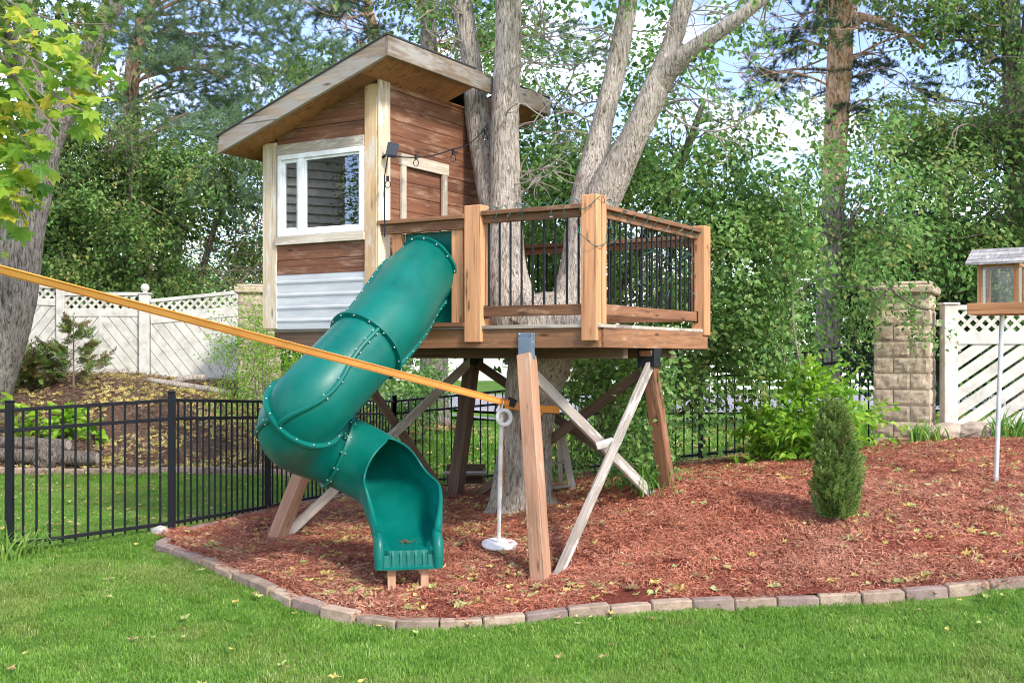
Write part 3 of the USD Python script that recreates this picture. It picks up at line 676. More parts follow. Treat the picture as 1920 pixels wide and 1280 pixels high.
brace(P(985, 690, 9.3) + back * .6, foot(1224, 10.25, .02), W_brace)
brace(foot(1037, 8.80, .02) + np.array([.03, 0, 0]), P(1220, 682, 9.93), W_brace, label='pale weathered brace rising from the front leg to the right leg')
put(TH, 'spacer_block', board(P(1118, 836, 9.5), P(1150, 826, 9.5), .06, .09), W_brace)
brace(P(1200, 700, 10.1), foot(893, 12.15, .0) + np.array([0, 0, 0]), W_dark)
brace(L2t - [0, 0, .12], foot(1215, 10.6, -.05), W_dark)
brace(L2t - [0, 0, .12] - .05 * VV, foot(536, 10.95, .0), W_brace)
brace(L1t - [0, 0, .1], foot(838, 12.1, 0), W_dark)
# solar lamp on the corner post
SL = thing('solar_light', 'small black solar panel lamp clipped to the corner post of the treehouse', 'solar light', T(sH - .03, .0, Zp(290, sH, 0)))
pc = P(735, 282, (T(sH - .03, 0, 0))[1] - .06)
put(SL, 'panel', board(pc + [-.012, 0, -.065], pc + [.014, 0, .065], .10, .014, up=UU - .8 * VV + .2 * ZZ), M_solar)
put(SL, 'mount', tube([pc, T(sH - .03, .0, Zp(296, sH, 0))], .012, 6), M_black)

# ------------------------------------------------------------------ tube slide
SLD = thing('tube_slide', 'green plastic tube slide spiralling down from the deck to an open chute', 'slide', foot(760, 9.1, 0))
RT = .297
ctl = [T(S(800, 0), .10, 2.655), T(S(799, 0), -.15, 2.535)]
cl = [ctl[0], ctl[1], P(744, 580, 9.30), P(690, 644, 8.98), P(622, 716, 8.70), P(577, 764, 8.60), P(556, 798, 8.80), P(575, 822, 9.13), P(630, 842, 9.33), P(692, 872, 9.30), P(738, 906, 9.12), P(757, 932, 8.92), P(762, 948, 8.74), P(765, 957, 8.56)]
d = np.r_[0, np.cumsum(np.linalg.norm(np.diff(cl, axis=0), axis=1))]
_cs = CubicSpline(d, np.array(cl)); DT = d[-1]
def ring_frames(dd):
    p = _cs(dd); t = _cs(dd, 1); t /= np.linalg.norm(t, axis=1, keepdims=True)
    up = np.array([0, 0, 1.0]); n1 = up[None] - t * t[:, 2:3]; n1 /= np.linalg.norm(n1, axis=1, keepdims=True)
    return p, t, n1, np.cross(t, n1)
def shell(P_out, P_in, closed):
    """rows x cols outer and inner points -> one solid shell"""
    m, k = P_out.shape[:2]
    i, j = np.meshgrid(np.arange(m - 1), np.arange(k if closed else k - 1), indexing='ij'); j2 = (j + 1) % k
    a = np.stack([i * k + j, i * k + j2, (i + 1) * k + j2, (i + 1) * k + j], -1).reshape(-1, 4)
    o = m * k; f = [a, a[:, ::-1] + o]
    jj = np.arange(k if closed else k - 1); j2 = (jj + 1) % k
    f += [np.stack([jj, jj + o, j2 + o, j2], -1), np.stack([(m - 1) * k + jj, (m - 1) * k + j2, (m - 1) * k + j2 + o, (m - 1) * k + jj + o], -1)]
    if not closed:
        ii = np.arange(m - 1)
        f += [np.stack([ii * k, (ii + 1) * k, (ii + 1) * k + o, ii * k + o], -1), np.stack([ii * k + k - 1, ii * k + k - 1 + o, (ii + 1) * k + k - 1 + o, (ii + 1) * k + k - 1], -1)]
    return np.vstack([P_out.reshape(-1, 3), P_in.reshape(-1, 3)]), tri(np.vstack(f))
def tubesec(d0, d1, rows, n=56):
    p, t, a, b = ring_frames(np.linspace(d0, d1, rows))
    th = np.arange(n) * 2 * np.pi / n
    dr = np.cos(th)[None, :, None] * a[:, None] + np.sin(th)[None, :, None] * b[:, None]
    return shell(p[:, None] + RT * dr, p[:, None] + (RT - .008) * dr, True)
dj = [0, d[3] + .03, d[5] + .06, d[8] + .02, d[10] - .1]
for k in range(3):
    put(SLD, 'tube_section', tubesec(dj[k], dj[k + 1], 34), M_slide, smooth=40)
put(SLD, 'tube_section', tubesec(dj[3], dj[4] - .16, 16), M_slide, smooth=40)
def flange(dd, ro=.036, w=.022, a0=0, a1=360):
    p, t, a, b = ring_frames(np.array([dd])); p, t, a, b = p[0], t[0], a[0], b[0]
    n = 60; th = np.radians(np.linspace(a0, a1, n + 1))
    if a1 - a0 == 360: th = th[:-1]
    dr = np.cos(th)[:, None] * a + np.sin(th)[:, None] * b
    prof = [(RT - .002, -w / 2), (RT + ro, -w / 2), (RT + ro, w / 2), (RT - .002, w / 2)]
    V = np.array([p + r * dr + o * t for r, o in prof]); k = len(th)
    f = []
    for q in range(4):
        q2 = (q + 1) % 4
        for j in range(k if a1 - a0 == 360 else k - 1):
            j2 = (j + 1) % k; f.append([q * k + j, q * k + j2, q2 * k + j2, q2 * k + j])
    fl = put(SLD, 'flange', (V.reshape(-1, 3), tri(np.array(f))[:, ::-1]), M_slide, smooth=30)
    bl = []
    for an in np.radians(np.arange(a0 + 12, a1, 25.7)):
        dr = math.cos(an) * a + math.sin(an) * b
        for o in (-w / 2 - .004, w / 2 + .004):
            s_ = trimesh.creation.icosphere(1, .0085); s_.apply_translation(p + (RT + ro * .55) * dr + o * t); bl.append(s_)
    put(fl, 'bolts', join(bl), M_steel, kind='stuff')
for k in (1, 2, 3): flange(dj[k])
flange(.06, .03, .02)
def seam(d0, d1, ang, rows=40, hgt=.026, w=.02, ang1=None):
    dd = np.linspace(d0, d1, rows); p, t, a, b = ring_frames(dd)
    an = np.radians(ang + ((ang if ang1 is None else ang1) - ang) * np.linspace(0, 1, rows) ** 3.0)[:, None]
    r = np.cos(an) * a + np.sin(an) * b; side = np.cross(t, r)
    prof = [(RT - .004, -w), (RT + hgt * .45, -w), (RT + hgt, -w * .35), (RT + hgt, w * .35), (RT + hgt * .45, w), (RT - .004, w)]
    V = np.stack([p + rr * r + o * side for rr, o in prof], 1); k = len(prof)
    i, j = np.meshgrid(np.arange(rows - 1), np.arange(k), indexing='ij'); j2 = (j + 1) % k
    f = np.stack([i * k + j, i * k + j2, (i + 1) * k + j2, (i + 1) * k + j], -1).reshape(-1, 4)
    sm = put(SLD, 'seam', (V.reshape(-1, 3), tri(f)), M_slide, smooth=30)
    bl = []
    for x in np.arange(d0 + .06, d1 - .03, .115):
        i = int((x - d0) / (d1 - d0) * (rows - 1)); 
        for sg in (-1, 1):
            s_ = trimesh.creation.icosphere(1, .0075); s_.apply_translation(p[i] + (RT + hgt * .6) * r[i] + sg * w * side[i]); bl.append(s_)
    put(sm, 'bolts', join(bl), M_steel, kind='stuff')
seam(.10, dj[1], 52); seam(.10, dj[1], 222)
seam(dj[1], dj[2], -56, ang1=-111); seam(dj[1], dj[2], 124, ang1=69)
seam(dj[2], dj[3], 80, ang1=70); seam(dj[2], dj[3], 262)
# open chute: tube that opens upward and flattens into a run-out with a lip
dc0, dc1 = dj[4] - .16, DT
rows = 64; ncol = 61
dd = np.linspace(dc0, dc1, rows); p, t, a, b = ring_frames(dd)
f01 = np.linspace(0, 1, rows)
_ea = np.interp(f01, [0, .06, .10, .16, .22, .30, .45, .80, 1], [180, 180, 165, 138, 118, 104, 95, 88, 84])
from scipy.ndimage import gaussian_filter1d
ea = gaussian_filter1d(_ea, 2.2, mode='nearest'); ea[f01 < .06] = 180
W = np.linspace(-1, 1, ncol)
def chute_pts(r, inner):
    out = []
    for i in range(rows):
        an = np.radians(W * ea[i])
        lo = np.sin(an) * r; vv = -np.cos(an) * r
        k = np.clip((f01[i] - .22) / .40, 0, 1); k = k * k * (3 - 2 * k)
        # U profile: flat floor, rounded corners, walls
        wd = r * (1.0 - .23 * max(0, (f01[i] - .35) / .65) ** 1.2); wall = np.interp(f01[i], [.3, .5, .75, .92, 1], [.30, .25, .13, .02, .0])
        L = wd - .125; tot = L + .20 + wall; u = np.abs(W) * tot
        x = np.where(u < L, u, np.where(u < L + .20, L + .12 * np.sin((u - L) / .20 * np.pi / 2), L + .12 + (u - L - .20) * .10))
        y = np.where(u < L, 0, np.where(u < L + .20, .12 * (1 - np.cos((u - L) / .20 * np.pi / 2)), .12 + (u - L - .20)))
        if inner: y = y + .0
        X = lo * (1 - k) + np.sign(W) * x * k; Y = vv * (1 - k) + (y - r) * k
        out.append(p[i] + X[:, None] * b[i] * -1 + Y[:, None] * a[i])
    return np.array(out)
PO, PI_ = chute_pts(RT, False), chute_pts(RT - .010, True)
put(SLD, 'chute', shell(PO, PI_, False), M_slide, smooth=45)
# rolled rim along the chute edge
for sgn in (0, -1):
    ed = (PO[:, sgn] + PI_[:, sgn]) / 2
    i0 = int(.09 * rows)
    put(SLD, 'chute_rim', tube(ed[i0:], np.interp(f01[i0:], [.1, .5, .7, .93, 1], [.010, .012, .018, .028, .032]), 10), M_slide, smooth=60)
# front lip with ribs
e0, e1 = PO[-1, int(ncol * .07)], PO[-1, int(ncol * .93)]
ax = nrm((e1 - e0) * [1, 1, 0]); fw = nrm(np.cross(ax, ZZ)); fw = fw if fw[1] < 0 else -fw
mid = (e0 + e1) / 2; mid[2] = PO[-1, ncol // 2][2]
Wd = np.linalg.norm(e1 - e0) - .035; lipH = .17
nx_ = 90; xs = np.linspace(-Wd / 2, Wd / 2, nx_); rowsL = []
ribs = lambda x: np.where((np.abs((x / .058) % 1 - .5) < .30) & (np.abs(x) < Wd * .36), .014, 0.0)
for (fo, dz, k) in ((-.02, .012, 0), (.012, .016, 0), (.035, .006, 0), (.045, -.02, .3), (.052, -.04, 1), (.062, -.095, 1), (.066, -.112, 0), (.080, -.118, 0), (.080, -.130, 0)):
    rowsL.append(mid + xs[:, None] * ax + (fo - k * ribs(xs))[:, None] * fw + dz * ZZ)
rl = np.array(rowsL)
put(SLD, 'chute_lip', shell(rl, rl - .012 * fw - .012 * ZZ * 0, False), M_slide, smooth=35)
for sg in (-1, 1):
    c0_ = mid + sg * (Wd / 2 + .02) * ax
    put(SLD, 'lip_end', tube([c0_ - fw * .10 + ZZ * .135, c0_ - fw * .02 + ZZ * .115, c0_ + fw * .035 + ZZ * .075, c0_ + fw * .056 + ZZ * .01, c0_ + fw * .064 - ZZ * .06, c0_ + fw * .068 - ZZ * .125], [.022, .034, .040, .040, .037, .033], 14), M_slide, smooth=50)
    put(SLD, 'lip_corner', tube([c0_ - sg * ax * .035 - fw * .10 + ZZ * .03, c0_ - sg * ax * .03 - fw * .03 + ZZ * .02, c0_ - sg * ax * .03 + fw * .05 - ZZ * .02], [.035, .05, .045], 14), M_slide, smooth=50)
    # side apron under the chute
    ia = int(.50 * rows); col = int(ncol * (.1 if sg < 0 else .9))
    A_ = PO[ia:, 2 if (PO[-1, 2] - mid) @ ax * sg > 0 else ncol - 3]
    Bt = A_.copy(); Bt[:, 2] = np.minimum(A_[:, 2] - .05, np.linspace(A_[0, 2] - .12, mid[2] - .125, len(A_)))
    Bt += fw * np.linspace(0, .075, len(A_))[:, None] - sg * ax * .02
    A2 = A_ + fw * np.linspace(0, .05, len(A_))[:, None]
    Mid = (A2 + Bt) / 2 + sg * ax * .025
    st = np.stack([A2, Mid, Bt], 1)
    put(SLD, 'side_apron', shell(st, st - sg * ax * .01, False), M_slide, smooth=40)
    lg = mid + sg * Wd * .31 * ax + fw * .0
    gz = GM(lg[0], lg[1])
    put(SLD, 'support_leg', board([lg[0], lg[1], gz - .05], [lg[0], lg[1], mid[2] - .03], .06, .045, up=ax), W_leg)
# crumbs of leaf caught in the chute
# entry plate
put(SLD, 'entry_plate', prism([(S(754), ZD + .03), (S(846), ZD + .03), (S(846), za - .12), (S(754), za - .12)], T(0, .05, 0), UU, ZZ, VV, .015), M_slide)
# ------------------------------------------------------------------ edging, fences, pillars
def edging(path, label, h_top=.074, blk=.30, mats=(M_brick, M_brick, M_brick2), start=0.0):
    ls = LineString(path); n = int(ls.length / blk)
    base = np.array([*path[len(path) // 2], 0]); base[2] = G(base[0], base[1])
    e = thing('garden_edging', label, 'garden edging', base)
    for k in range(n):
        a = np.array(ls.interpolate(k * ls.length / n + .004).coords[0]); b = np.array(ls.interpolate((k + 1) * ls.length / n - .004).coords[0])
        dz = rng.uniform(-.012, .012); yo = rng.uniform(-.012, .012)
        nv = nrm([-(b - a)[1], (b - a)[0], 0])[:2] * yo
        za, zb = float(G(*a)) + h_top - .075 + dz, float(G(*b)) + h_top - .075 + dz + rng.uniform(-.008, .008)
        put(e, 'edging_stone', board([*(a + nv), za], [*(b + nv), zb], .15, .11, c=.009), mats[int(rng.integers(0, len(mats)))])
front_path = spl(np.c_[EDGE[1:, :2], EDGE[1:, 2] * 0], 160)[:, :2]
edging([tuple(p) for p in front_path], 'curved row of tan and mauve edging stones between lawn and red mulch')
edging([XY(300, 1032, 10.3), XY(345, 1010, 10.75), XY(420, 990, 11.8), XY(540, 958, 13.3), XY(690, 930, 15.3)], 'short row of edging stones running back beside the black fence', blk=.42)
edging([XY(x, 889, 16.3) for x in (-120, 60, 250, 420, 520, 610)], 'row of edging stones at the foot of the leafy bank', blk=.42, mats=(M_brick2, M_brick))

def black_fence(pts, label, npan, hgt=1.27, ph=1.34, endposts=(True, True)):
    b = np.array([*pts[0], float(G(*pts[0]))])
    fz_ = thing('black_fence', label, 'fence', b, group=None)
    done = []
    for k, (A, B) in enumerate(zip(pts[:-1], pts[1:])):
        A, B = np.array(A), np.array(B)
        for q in range(npan[k]):
            a, c_ = A + (B - A) * q / npan[k], A + (B - A) * (q + 1) / npan[k]
            za, zc_ = float(G(*a)) , float(G(*c_))
            for pt, zz_ in ((a, za), (c_, zc_)):
                if any(np.linalg.norm(pt - d_) < .05 for d_ in done): continue
                done.append(pt)
                put(fz_, 'fence_post', join([board([*pt, zz_ - .1], [*pt, zz_ + ph], .062, .062, up=(1, 0, 0), c=.004), board([*pt, zz_ + ph], [*pt, zz_ + ph + .018], .072, .072, up=(1, 0, 0), c=.006)]), M_black)
            for hh_ in (hgt, hgt - .175, .10):
                put(fz_, 'fence_rail', board([*a, za + hh_], [*c_, zc_ + hh_], .032, .028), M_black)
            L = np.linalg.norm(c_ - a); m = int(round(L / .112))
            for i in range(1, m):
                p_ = a + (c_ - a) * i / m; zz_ = za + (zc_ - za) * i / m
                put(fz_, 'picket', board([*p_, zz_ + .055], [*p_, zz_ + hgt], .018, .018, up=(1, 0, 0), c=.002), M_black)
fA, fB, fC, fD = XY(18, 1040, 9.95), XY(322, 1000, 10.9), XY(740, 918, 16.5), XY(1646, 830, 14.25)
f0 = fA + (fA - fB) * 1.05
black_fence([f0, fA, fB, fC], 'black metal picket fence beside the lawn, running back behind the slide', [1, 1, 3])
black_fence([fC, fD], 'black metal picket fence behind the trunk, from the rear corner to the stone pillar', [3])
put('/World', 'foundation_stone', join([(trimesh.creation.icosphere(2, 1).vertices * [.09, .07, .045] * (1 + .25 * (meshkit.noise(trimesh.creation.icosphere(2, 1).vertices * 2, 4)[:, None] - .5)) + [fB[0] + o, fB[1] - .1, G(*fB) + .04], trimesh.creation.icosphere(2, 1).faces) for o in (-.08,)]), M_concrete,
    label='pale lump of concrete at the foot of the fence post', cat='concrete')

def rough_block(w, hh_, dep, seed, amp=.03):
    nx2, ny2 = max(5, int(w / .028)), max(5, int(hh_ / .026))
    x, y = np.meshgrid(np.linspace(0, w, nx2), np.linspace(0, hh_, ny2))
    e = np.minimum(np.minimum(x, w - x), np.minimum(y, hh_ - y))
    dz = amp * (meshkit.fbm(np.stack([x * 15 + seed, y * 15, x * 0 + seed], -1), 4, seed) - .5) * 1.7 * np.clip(e / .02, 0.15, 1) + .010 * np.clip(e / .005, 0, 1)
    v = np.stack([x, y, dz], -1).reshape(-1, 3)
    i, j = np.meshgrid(np.arange(ny2 - 1), np.arange(nx2 - 1), indexing='ij')
    f = tri(np.stack([i * nx2 + j, i * nx2 + j + 1, (i + 1) * nx2 + j + 1, (i + 1) * nx2 + j], -1).reshape(-1, 4))
    bv, bf = trimesh.creation.box([w, hh_, dep]).vertices + [w / 2, hh_ / 2, -dep / 2 - .0005], trimesh.creation.box([w, hh_, dep]).faces
    return np.vstack([v, bv]), np.vstack([f, bf + len(v)])
def pillar(base, ang, w, rows, rh, label, cap=.1):
    pl = thing('stone_pillar', label, 'pillar', base)
    ex = np.array([math.cos(ang), math.sin(ang), 0]); ey = np.array([-ex[1], ex[0], 0])
    put(pl, 'mortar_core', board(base - [0, 0, .2], base + [0, 0, rows * rh], w - .02, w - .02, up=ex), M_block)
    for r in range(rows):
        for side in range(4):
            a2 = ang + side * math.pi / 2
            X = np.array([math.cos(a2), math.sin(a2), 0]); N = np.array([X[1], -X[0], 0])
            sp = .36 if (r + side) % 2 else .66
            for (u0, u1) in ((0, sp * w), (sp * w, w)):
                v, f = rough_block(u1 - u0 - .012, rh - .012, .07, int(rng.integers(1, 900)))
                o = base + X * (-w / 2 + u0 + .006) + N * (w / 2) + ZZ * (r * rh + .006)
                put(pl, 'stone_block', (o + v[:, :1] * X + v[:, 1:2] * ZZ + v[:, 2:] * N, f, v + rng.uniform(0, 50, 3)), M_block, smooth=False)
    zt_ = base + ZZ * rows * rh
    cv, cf = bx((w + .13, w + .13, cap), .018); cvv = cv + (meshkit.noise(cv * 9, 3)[:, None] - .5) * .012
    put(pl, 'cap_stone', (zt_ + ZZ * (cap / 2 - .002) + cvv[:, :1] * ex + cvv[:, 1:2] * ey + cvv[:, 2:] * ZZ, cf, cv), M_block)
    bv, bf = bx((w + .05, w + .05, .05), .02)
    put(pl, 'cap_stone', (zt_ + ZZ * (cap + .02) + bv[:, :1] * ex + bv[:, 1:2] * ey + bv[:, 2:] * ZZ, bf, bv), M_block)
pb = P(1704, 835, 14.2)
pillar(np.array([pb[0], 14.35, .70]), math.radians(-26), .655, 10, .197, 'tan split-face stone pillar between the black fence and the white gate fence')
pb2 = P(487, 700, 19.2)
pillar(np.array([pb2[0], 19.2, 1.05]), math.radians(5), .62, 9, .21, 'tan stone pillar half hidden behind the treehouse corner at the end of the white fence')

def slat_panel(parent, A, B, zs, slope, nm='slat', pitch=.155, gap=.012, stile=None, lat=True):
    """A,B ground xy; zs: rows of (left,right) heights: top, lattice bottom, board bottom, bottom board top, bottom"""
    A, B = np.array([*A, 0.]), np.array([*B, 0.]); L = np.linalg.norm(B - A); X = (B - A) / L; N = np.cross(X, ZZ)
    top, lb, mb, bt, bb = zs
    def zl(row, x): return row[0] + (row[1] - row[0]) * x / L
    def rail_(r, hgt_, th, name='rail', off=0):
        put(parent, name, board(A + N * off + ZZ * (r[0] - hgt_ / 2), B + N * off + ZZ * (r[1] - hgt_ / 2), hgt_, th), M_ivory)
    rail_(top, .06, .06); 
    put(parent, 'rail', board(A + ZZ * (lb[0] + mb[0]) / 2, B + ZZ * (lb[1] + mb[1]) / 2, lb[0] - mb[0], .045), M_ivory)
    put(parent, 'rail', board(A + ZZ * (bt[0] + bb[0]) / 2, B + ZZ * (bt[1] + bb[1]) / 2, bt[0] - bb[0], .045), M_ivory)
    segs = [(0, L, slope)] if stile is None else [(0, stile, slope), (stile, L, -slope)]
    if stile: put(parent, 'stile', board(A + X * stile + ZZ * (zl(bt, stile)), A + X * stile + ZZ * zl(mb, stile), .05, .046, up=X), M_ivory)
    for (xa, xb, sl) in segs:
        quad = Polygon([(xa, zl(bt, xa)), (xb, zl(bt, xb)), (xb, zl(mb, xb)), (xa, zl(mb, xa))])
        hgt_ = 3.0; k = math.hypot(1, sl)
        for c0_ in np.arange(xa - hgt_, xb + hgt_, pitch * k / abs(sl) if abs(sl) > .1 else pitch):
            w_ = (pitch - gap) * k / abs(sl)
            z0_ = zl(bt, xa) - .3
            st = Polygon([(c0_, z0_), (c0_ + w_, z0_), (c0_ + w_ + 2.4 / sl, z0_ + 2.4), (c0_ + 2.4 / sl, z0_ + 2.4)]).intersection(quad)
            if st.is_empty or st.area < .002 or st.geom_type != 'Polygon': continue
            put(parent, nm, prism(np.array(st.exterior.coords)[:-1], A - N * .012 + N * rng.uniform(-.003, .003), X, ZZ, N, .02), M_ivory)
    if lat:
        quad = Polygon([(0, zl(lb, 0)), (L, zl(lb, L)), (L, zl(top, L) - .06), (0, zl(top, 0) - .06)]); ps = []
        for sg in (1, -1):
            for c0_ in np.arange(-1, L + 1, .145):
                st = Polygon([(c0_, zl(lb, 0) - .4), (c0_ + .062, zl(lb, 0) - .4), (c0_ + .062 + sg * 1.4, zl(lb, 0) + 1.0), (c0_ + sg * 1.4, zl(lb, 0) + 1.0)]).intersection(quad)
                if st.is_empty or st.area < .0005 or st.geom_type != 'Polygon': continue
                ps.append(prism(np.array(st.exterior.coords)[:-1], A + N * (.006 * sg), X, ZZ, N, .008))
        put(parent, 'lattice', join(ps), M_ivory, kind='stuff')
def wpost(parent, xy, z0, z1, w=.13, finial=False):
    m = [board([*xy, z0], [*xy, z1], w, w, up=(1, 0, 0), c=.008), board([*xy, z1], [*xy, z1 + .03], w + .04, w + .04, up=(1, 0, 0), c=.01)]
    if finial:
        s_ = trimesh.creation.icosphere(2, .075); s_.apply_translation([*xy, z1 + .12]); m += [s_, tube([[*xy, z1 + .03], [*xy, z1 + .07]], .04, 10)]
    put(parent, 'fence_post', join(m), M_ivory)
zc = lambda py, d_: CZ + (HZ - py) * d_ / F
dL = 20.3
WF = thing('white_fence', 'white vinyl fence with lattice top and diagonal boards on the bank at the left', 'fence', P(270, 703, dL))
slat_panel(WF, XY(283, 0, dL), XY(462, 0, dL), [(zc(561, dL), zc(543, dL)), (zc(588, dL), zc(571, dL)), (zc(607, dL), zc(592, dL)), (zc(700, dL), zc(709, dL)), (zc(712, dL), zc(722, dL))], -1.25)
slat_panel(WF, XY(122, 0, dL), XY(262, 0, dL), [(zc(548, dL),) * 2, (zc(579, dL),) * 2, (zc(593, dL),) * 2, (zc(697, dL),) * 2, (zc(708, dL),) * 2], 1.25, stile=66 * dL / F)
slat_panel(WF, XY(-60, 0, dL), XY(108, 0, dL), [(zc(528, dL), zc(535, dL)), (zc(555, dL), zc(560, dL)), (zc(568, dL), zc(573, dL)), (zc(690, dL), zc(697, dL)), (zc(702, dL), zc(708, dL))], 1.25)
wpost(WF, XY(272, 0, dL), zc(712, dL), zc(552, dL), .17, True); wpost(WF, XY(115, 0, dL), zc(712, dL), zc(541, dL), .14)
dR = 14.1
WG = thing('white_fence', 'white vinyl fence with lattice top and open diagonal boards beside the bird feeder', 'fence', P(1778, 808, dR))
wpost(WG, XY(1779, 0, dR), zc(822, dR), zc(572, dR), .17)
slat_panel(WG, XY(1794, 0, dR), XY(2120, 0, dR - .3), [(zc(572, dR), zc(570, dR)), (zc(622, dR),) * 2, (zc(645, dR),) * 2, (zc(795, dR),) * 2, (zc(818, dR),) * 2], .72, pitch=.165, gap=.035)
put(WG, 'hinge_block', board(P(1756, 605, dR), P(1780, 606, dR - .05), .08, .05), M_ivory)

# ------------------------------------------------------------------ bird feeder
fb = foot(1867, 10.3, .06)
fc = P(1879, 590, 10.3)
BFD = thing('bird_feeder', 'cedar bird feeder with a grey shingled gable roof on a metal pole', 'bird feeder', fb)
put(BFD, 'pole', tube([fb, fc], .021, 14), M_galv, smooth=50)
ya = math.radians(-35)
e1 = np.array([math.cos(ya), math.sin(ya), 0]); e2 = np.array([-e1[1], e1[0], 0])
def FB(a, b, z): return fc + a * e1 + b * e2 + z * ZZ
hs = .235
put(BFD, 'tray_floor', board(FB(-hs + .01, 0, .012), FB(hs - .01, 0, .012), 2 * hs - .02, .02, up=e2), W_feeder)
for k in range(4):
    a0_, a1_ = [((-hs, -hs), (hs, -hs)), ((hs, -hs), (hs, hs)), ((hs, hs), (-hs, hs)), ((-hs, hs), (-hs, -hs))][k]
    put(BFD, 'tray_side', board(FB(*a0_, .05), FB(*a1_, .05), .10, .02, ext=.01 if k % 2 == 0 else -.011), W_feeder)
hh_ = .155; zt0, zt1 = .03, .455
for (sa, sb) in ((-1, -1), (1, -1), (1, 1), (-1, 1)):
    put(BFD, 'corner_post', board(FB(sa * hh_, sb * hh_, zt0), FB(sa * hh_, sb * hh_, zt1), .042, .042, up=e1), W_feeder)
for k, (a0_, a1_) in enumerate((((-hh_, -hh_), (hh_, -hh_)), ((hh_, -hh_), (hh_, hh_)), ((hh_, hh_), (-hh_, hh_)), ((-hh_, hh_), (-hh_, -hh_)))):
    a0_, a1_ = np.array(a0_), np.array(a1_); dd_ = (a1_ - a0_) / np.linalg.norm(a1_ - a0_) * .022
    put(BFD, 'pane', board(FB(*(a0_ + dd_), .26), FB(*(a1_ - dd_), .26), .37, .004, c=.0005), M_bulb)
    put(BFD, 'rail', board(FB(*(a0_ + dd_), .44), FB(*(a1_ - dd_), .44), .03, .03), W_feeder); put(BFD, 'rail', board(FB(*(a0_ + dd_), .06), FB(*(a1_ - dd_), .06), .03, .03), W_feeder)
ro, rid = .255, .59
for sg in (-1, 1):
    a_, b_ = FB(0, sg * ro, .445), FB(0, -sg * .006, rid)
    put(BFD, 'roof_board', board(a_, b_, 2 * ro, .014, up=e1), W_shingle)
    for q in range(4):
        f0_ = a_ + (b_ - a_) * q / 4; f1_ = a_ + (b_ - a_) * (q + 1.15) / 4 if q < 3 else b_
        put(BFD, 'shingle_course', board(f0_ + ZZ * .014, f1_ + ZZ * .008, 2 * ro + .01, .006, up=e1, c=.001), W_shingle)
for sg in (-1, 1):
    put(BFD, 'gable', prism([(-hh_ - .02, .46), (hh_ + .02, .46), (0, .565)], FB(sg * (hh_ + .005), 0, 0), e2, ZZ, e1, .014), W_feeder)
put(BFD, 'hook', tube([FB(hh_ + .03, 0, .51), FB(hh_ + .05, 0, .52), FB(hh_ + .05, 0, .50)], .004, 6), M_steel)

# ------------------------------------------------------------------ shade tree through the deck
ST = thing('shade_tree', 'grey-barked multi-stemmed tree growing up through the treehouse deck', 'tree', foot(978, 11.2, 0))
def px_path(lst, m):
    a = np.array([[*P(x, y, d_), w * .5 * d_ / F] for (x, y, d_, w) in lst]); s_ = spl(a, m); return s_[:, :3], s_[:, 3]
def limb(parent, name, lst, m=70, n=40, bark_=.012, mat_=B_grey, seed=1, label=None):
    p, r = px_path(lst, m); v, f = tube(p, r, n, bark_, seed); put(parent, name, (v, f), mat_, smooth=True, label=label); return p
lt = limb(ST, 'trunk', [(974, 1000, 11.2, 150), (976, 962, 11.2, 122), (980, 900, 11.2, 106), (990, 790, 11.15, 94), (1004, 710, 11.05, 104), (1018, 650, 11.0, 128), (1020, 610, 11.0, 150), (1016, 580, 11.05, 120)], 90, 56, .016)
limb(ST, 'limb', [(985, 630, 11, 86), (962, 575, 10.95, 92), (950, 520, 10.95, 80), (948, 400, 11.0, 60), (946, 260, 11.02, 53), (952, 100, 11.02, 46), (953, 0, 11, 44), (956, -160, 11, 40)], 110, 40, .011, seed=2)
limb(ST, 'limb', [(945, 500, 11.0, 62), (934, 430, 11.05, 54), (914, 330, 11.18, 48), (896, 225, 11.28, 44), (884, 120, 11.3, 35), (868, 0, 11.35, 32), (858, -140, 11.4, 38)], 90, 36, .010, seed=3)
limb(ST, 'limb', [(1030, 640, 11, 70), (1058, 590, 11.0, 74), (1076, 530, 11, 62), (1094, 440, 11, 66), (1108, 370, 11.05, 72), (1120, 280, 11.1, 48), (1150, 150, 11.15, 36), (1172, 40, 11.2, 33), (1192, -120, 11.25, 30)], 110, 40, .011, seed=4)
limb(ST, 'limb', [(1108, 420, 11.0, 60), (1140, 350, 10.9, 66), (1192, 250, 10.8, 48), (1226, 175, 10.75, 48), (1254, 100, 10.75, 36), (1282, 0, 10.75, 34), (1310, -120, 10.7, 30)], 90, 36, .010, seed=5)
limb(ST, 'limb', [(1236, 165, 10.75, 42), (1268, 118, 10.6, 36), (1330, 72, 10.4, 27), (1400, 22, 10.2, 22), (1470, -40, 10.1, 18)], 60, 24, .006, seed=6)
# root flare
rtb = foot(978, 11.2, 0)
for a_, L_ in ((-2.2, .42), (-1.2, .40), (-.3, .42), (.9, .4), (2.4, .4), (3.3, .42)):
    d_ = np.array([math.cos(a_), math.sin(a_), 0]); q_ = rtb + d_ * L_; q_[2] = GM(q_[0], q_[1]) - .05
    p_ = spl([np.r_[rtb + d_ * .12 + [0, 0, .42], .12], np.r_[rtb + d_ * .22 + [0, 0, .12], .09], np.r_[(rtb + d_ * .31) * [1, 1, 0] + [0, 0, GM(*(rtb + d_ * .31)[:2]) + .0], .06], np.r_[q_, .035]], 16)
    v, f = tube(p_[:, :3], p_[:, 3], 16, .008, 17); put(ST, 'root', (v, f), B_grey, smooth=True)
# cut stub by the deck
limb(ST, 'cut_stub', [(975, 600, 10.8, 50), (990, 570, 10.72, 44), (998, 560, 10.68, 42)], 12, 20, .004, seed=7)

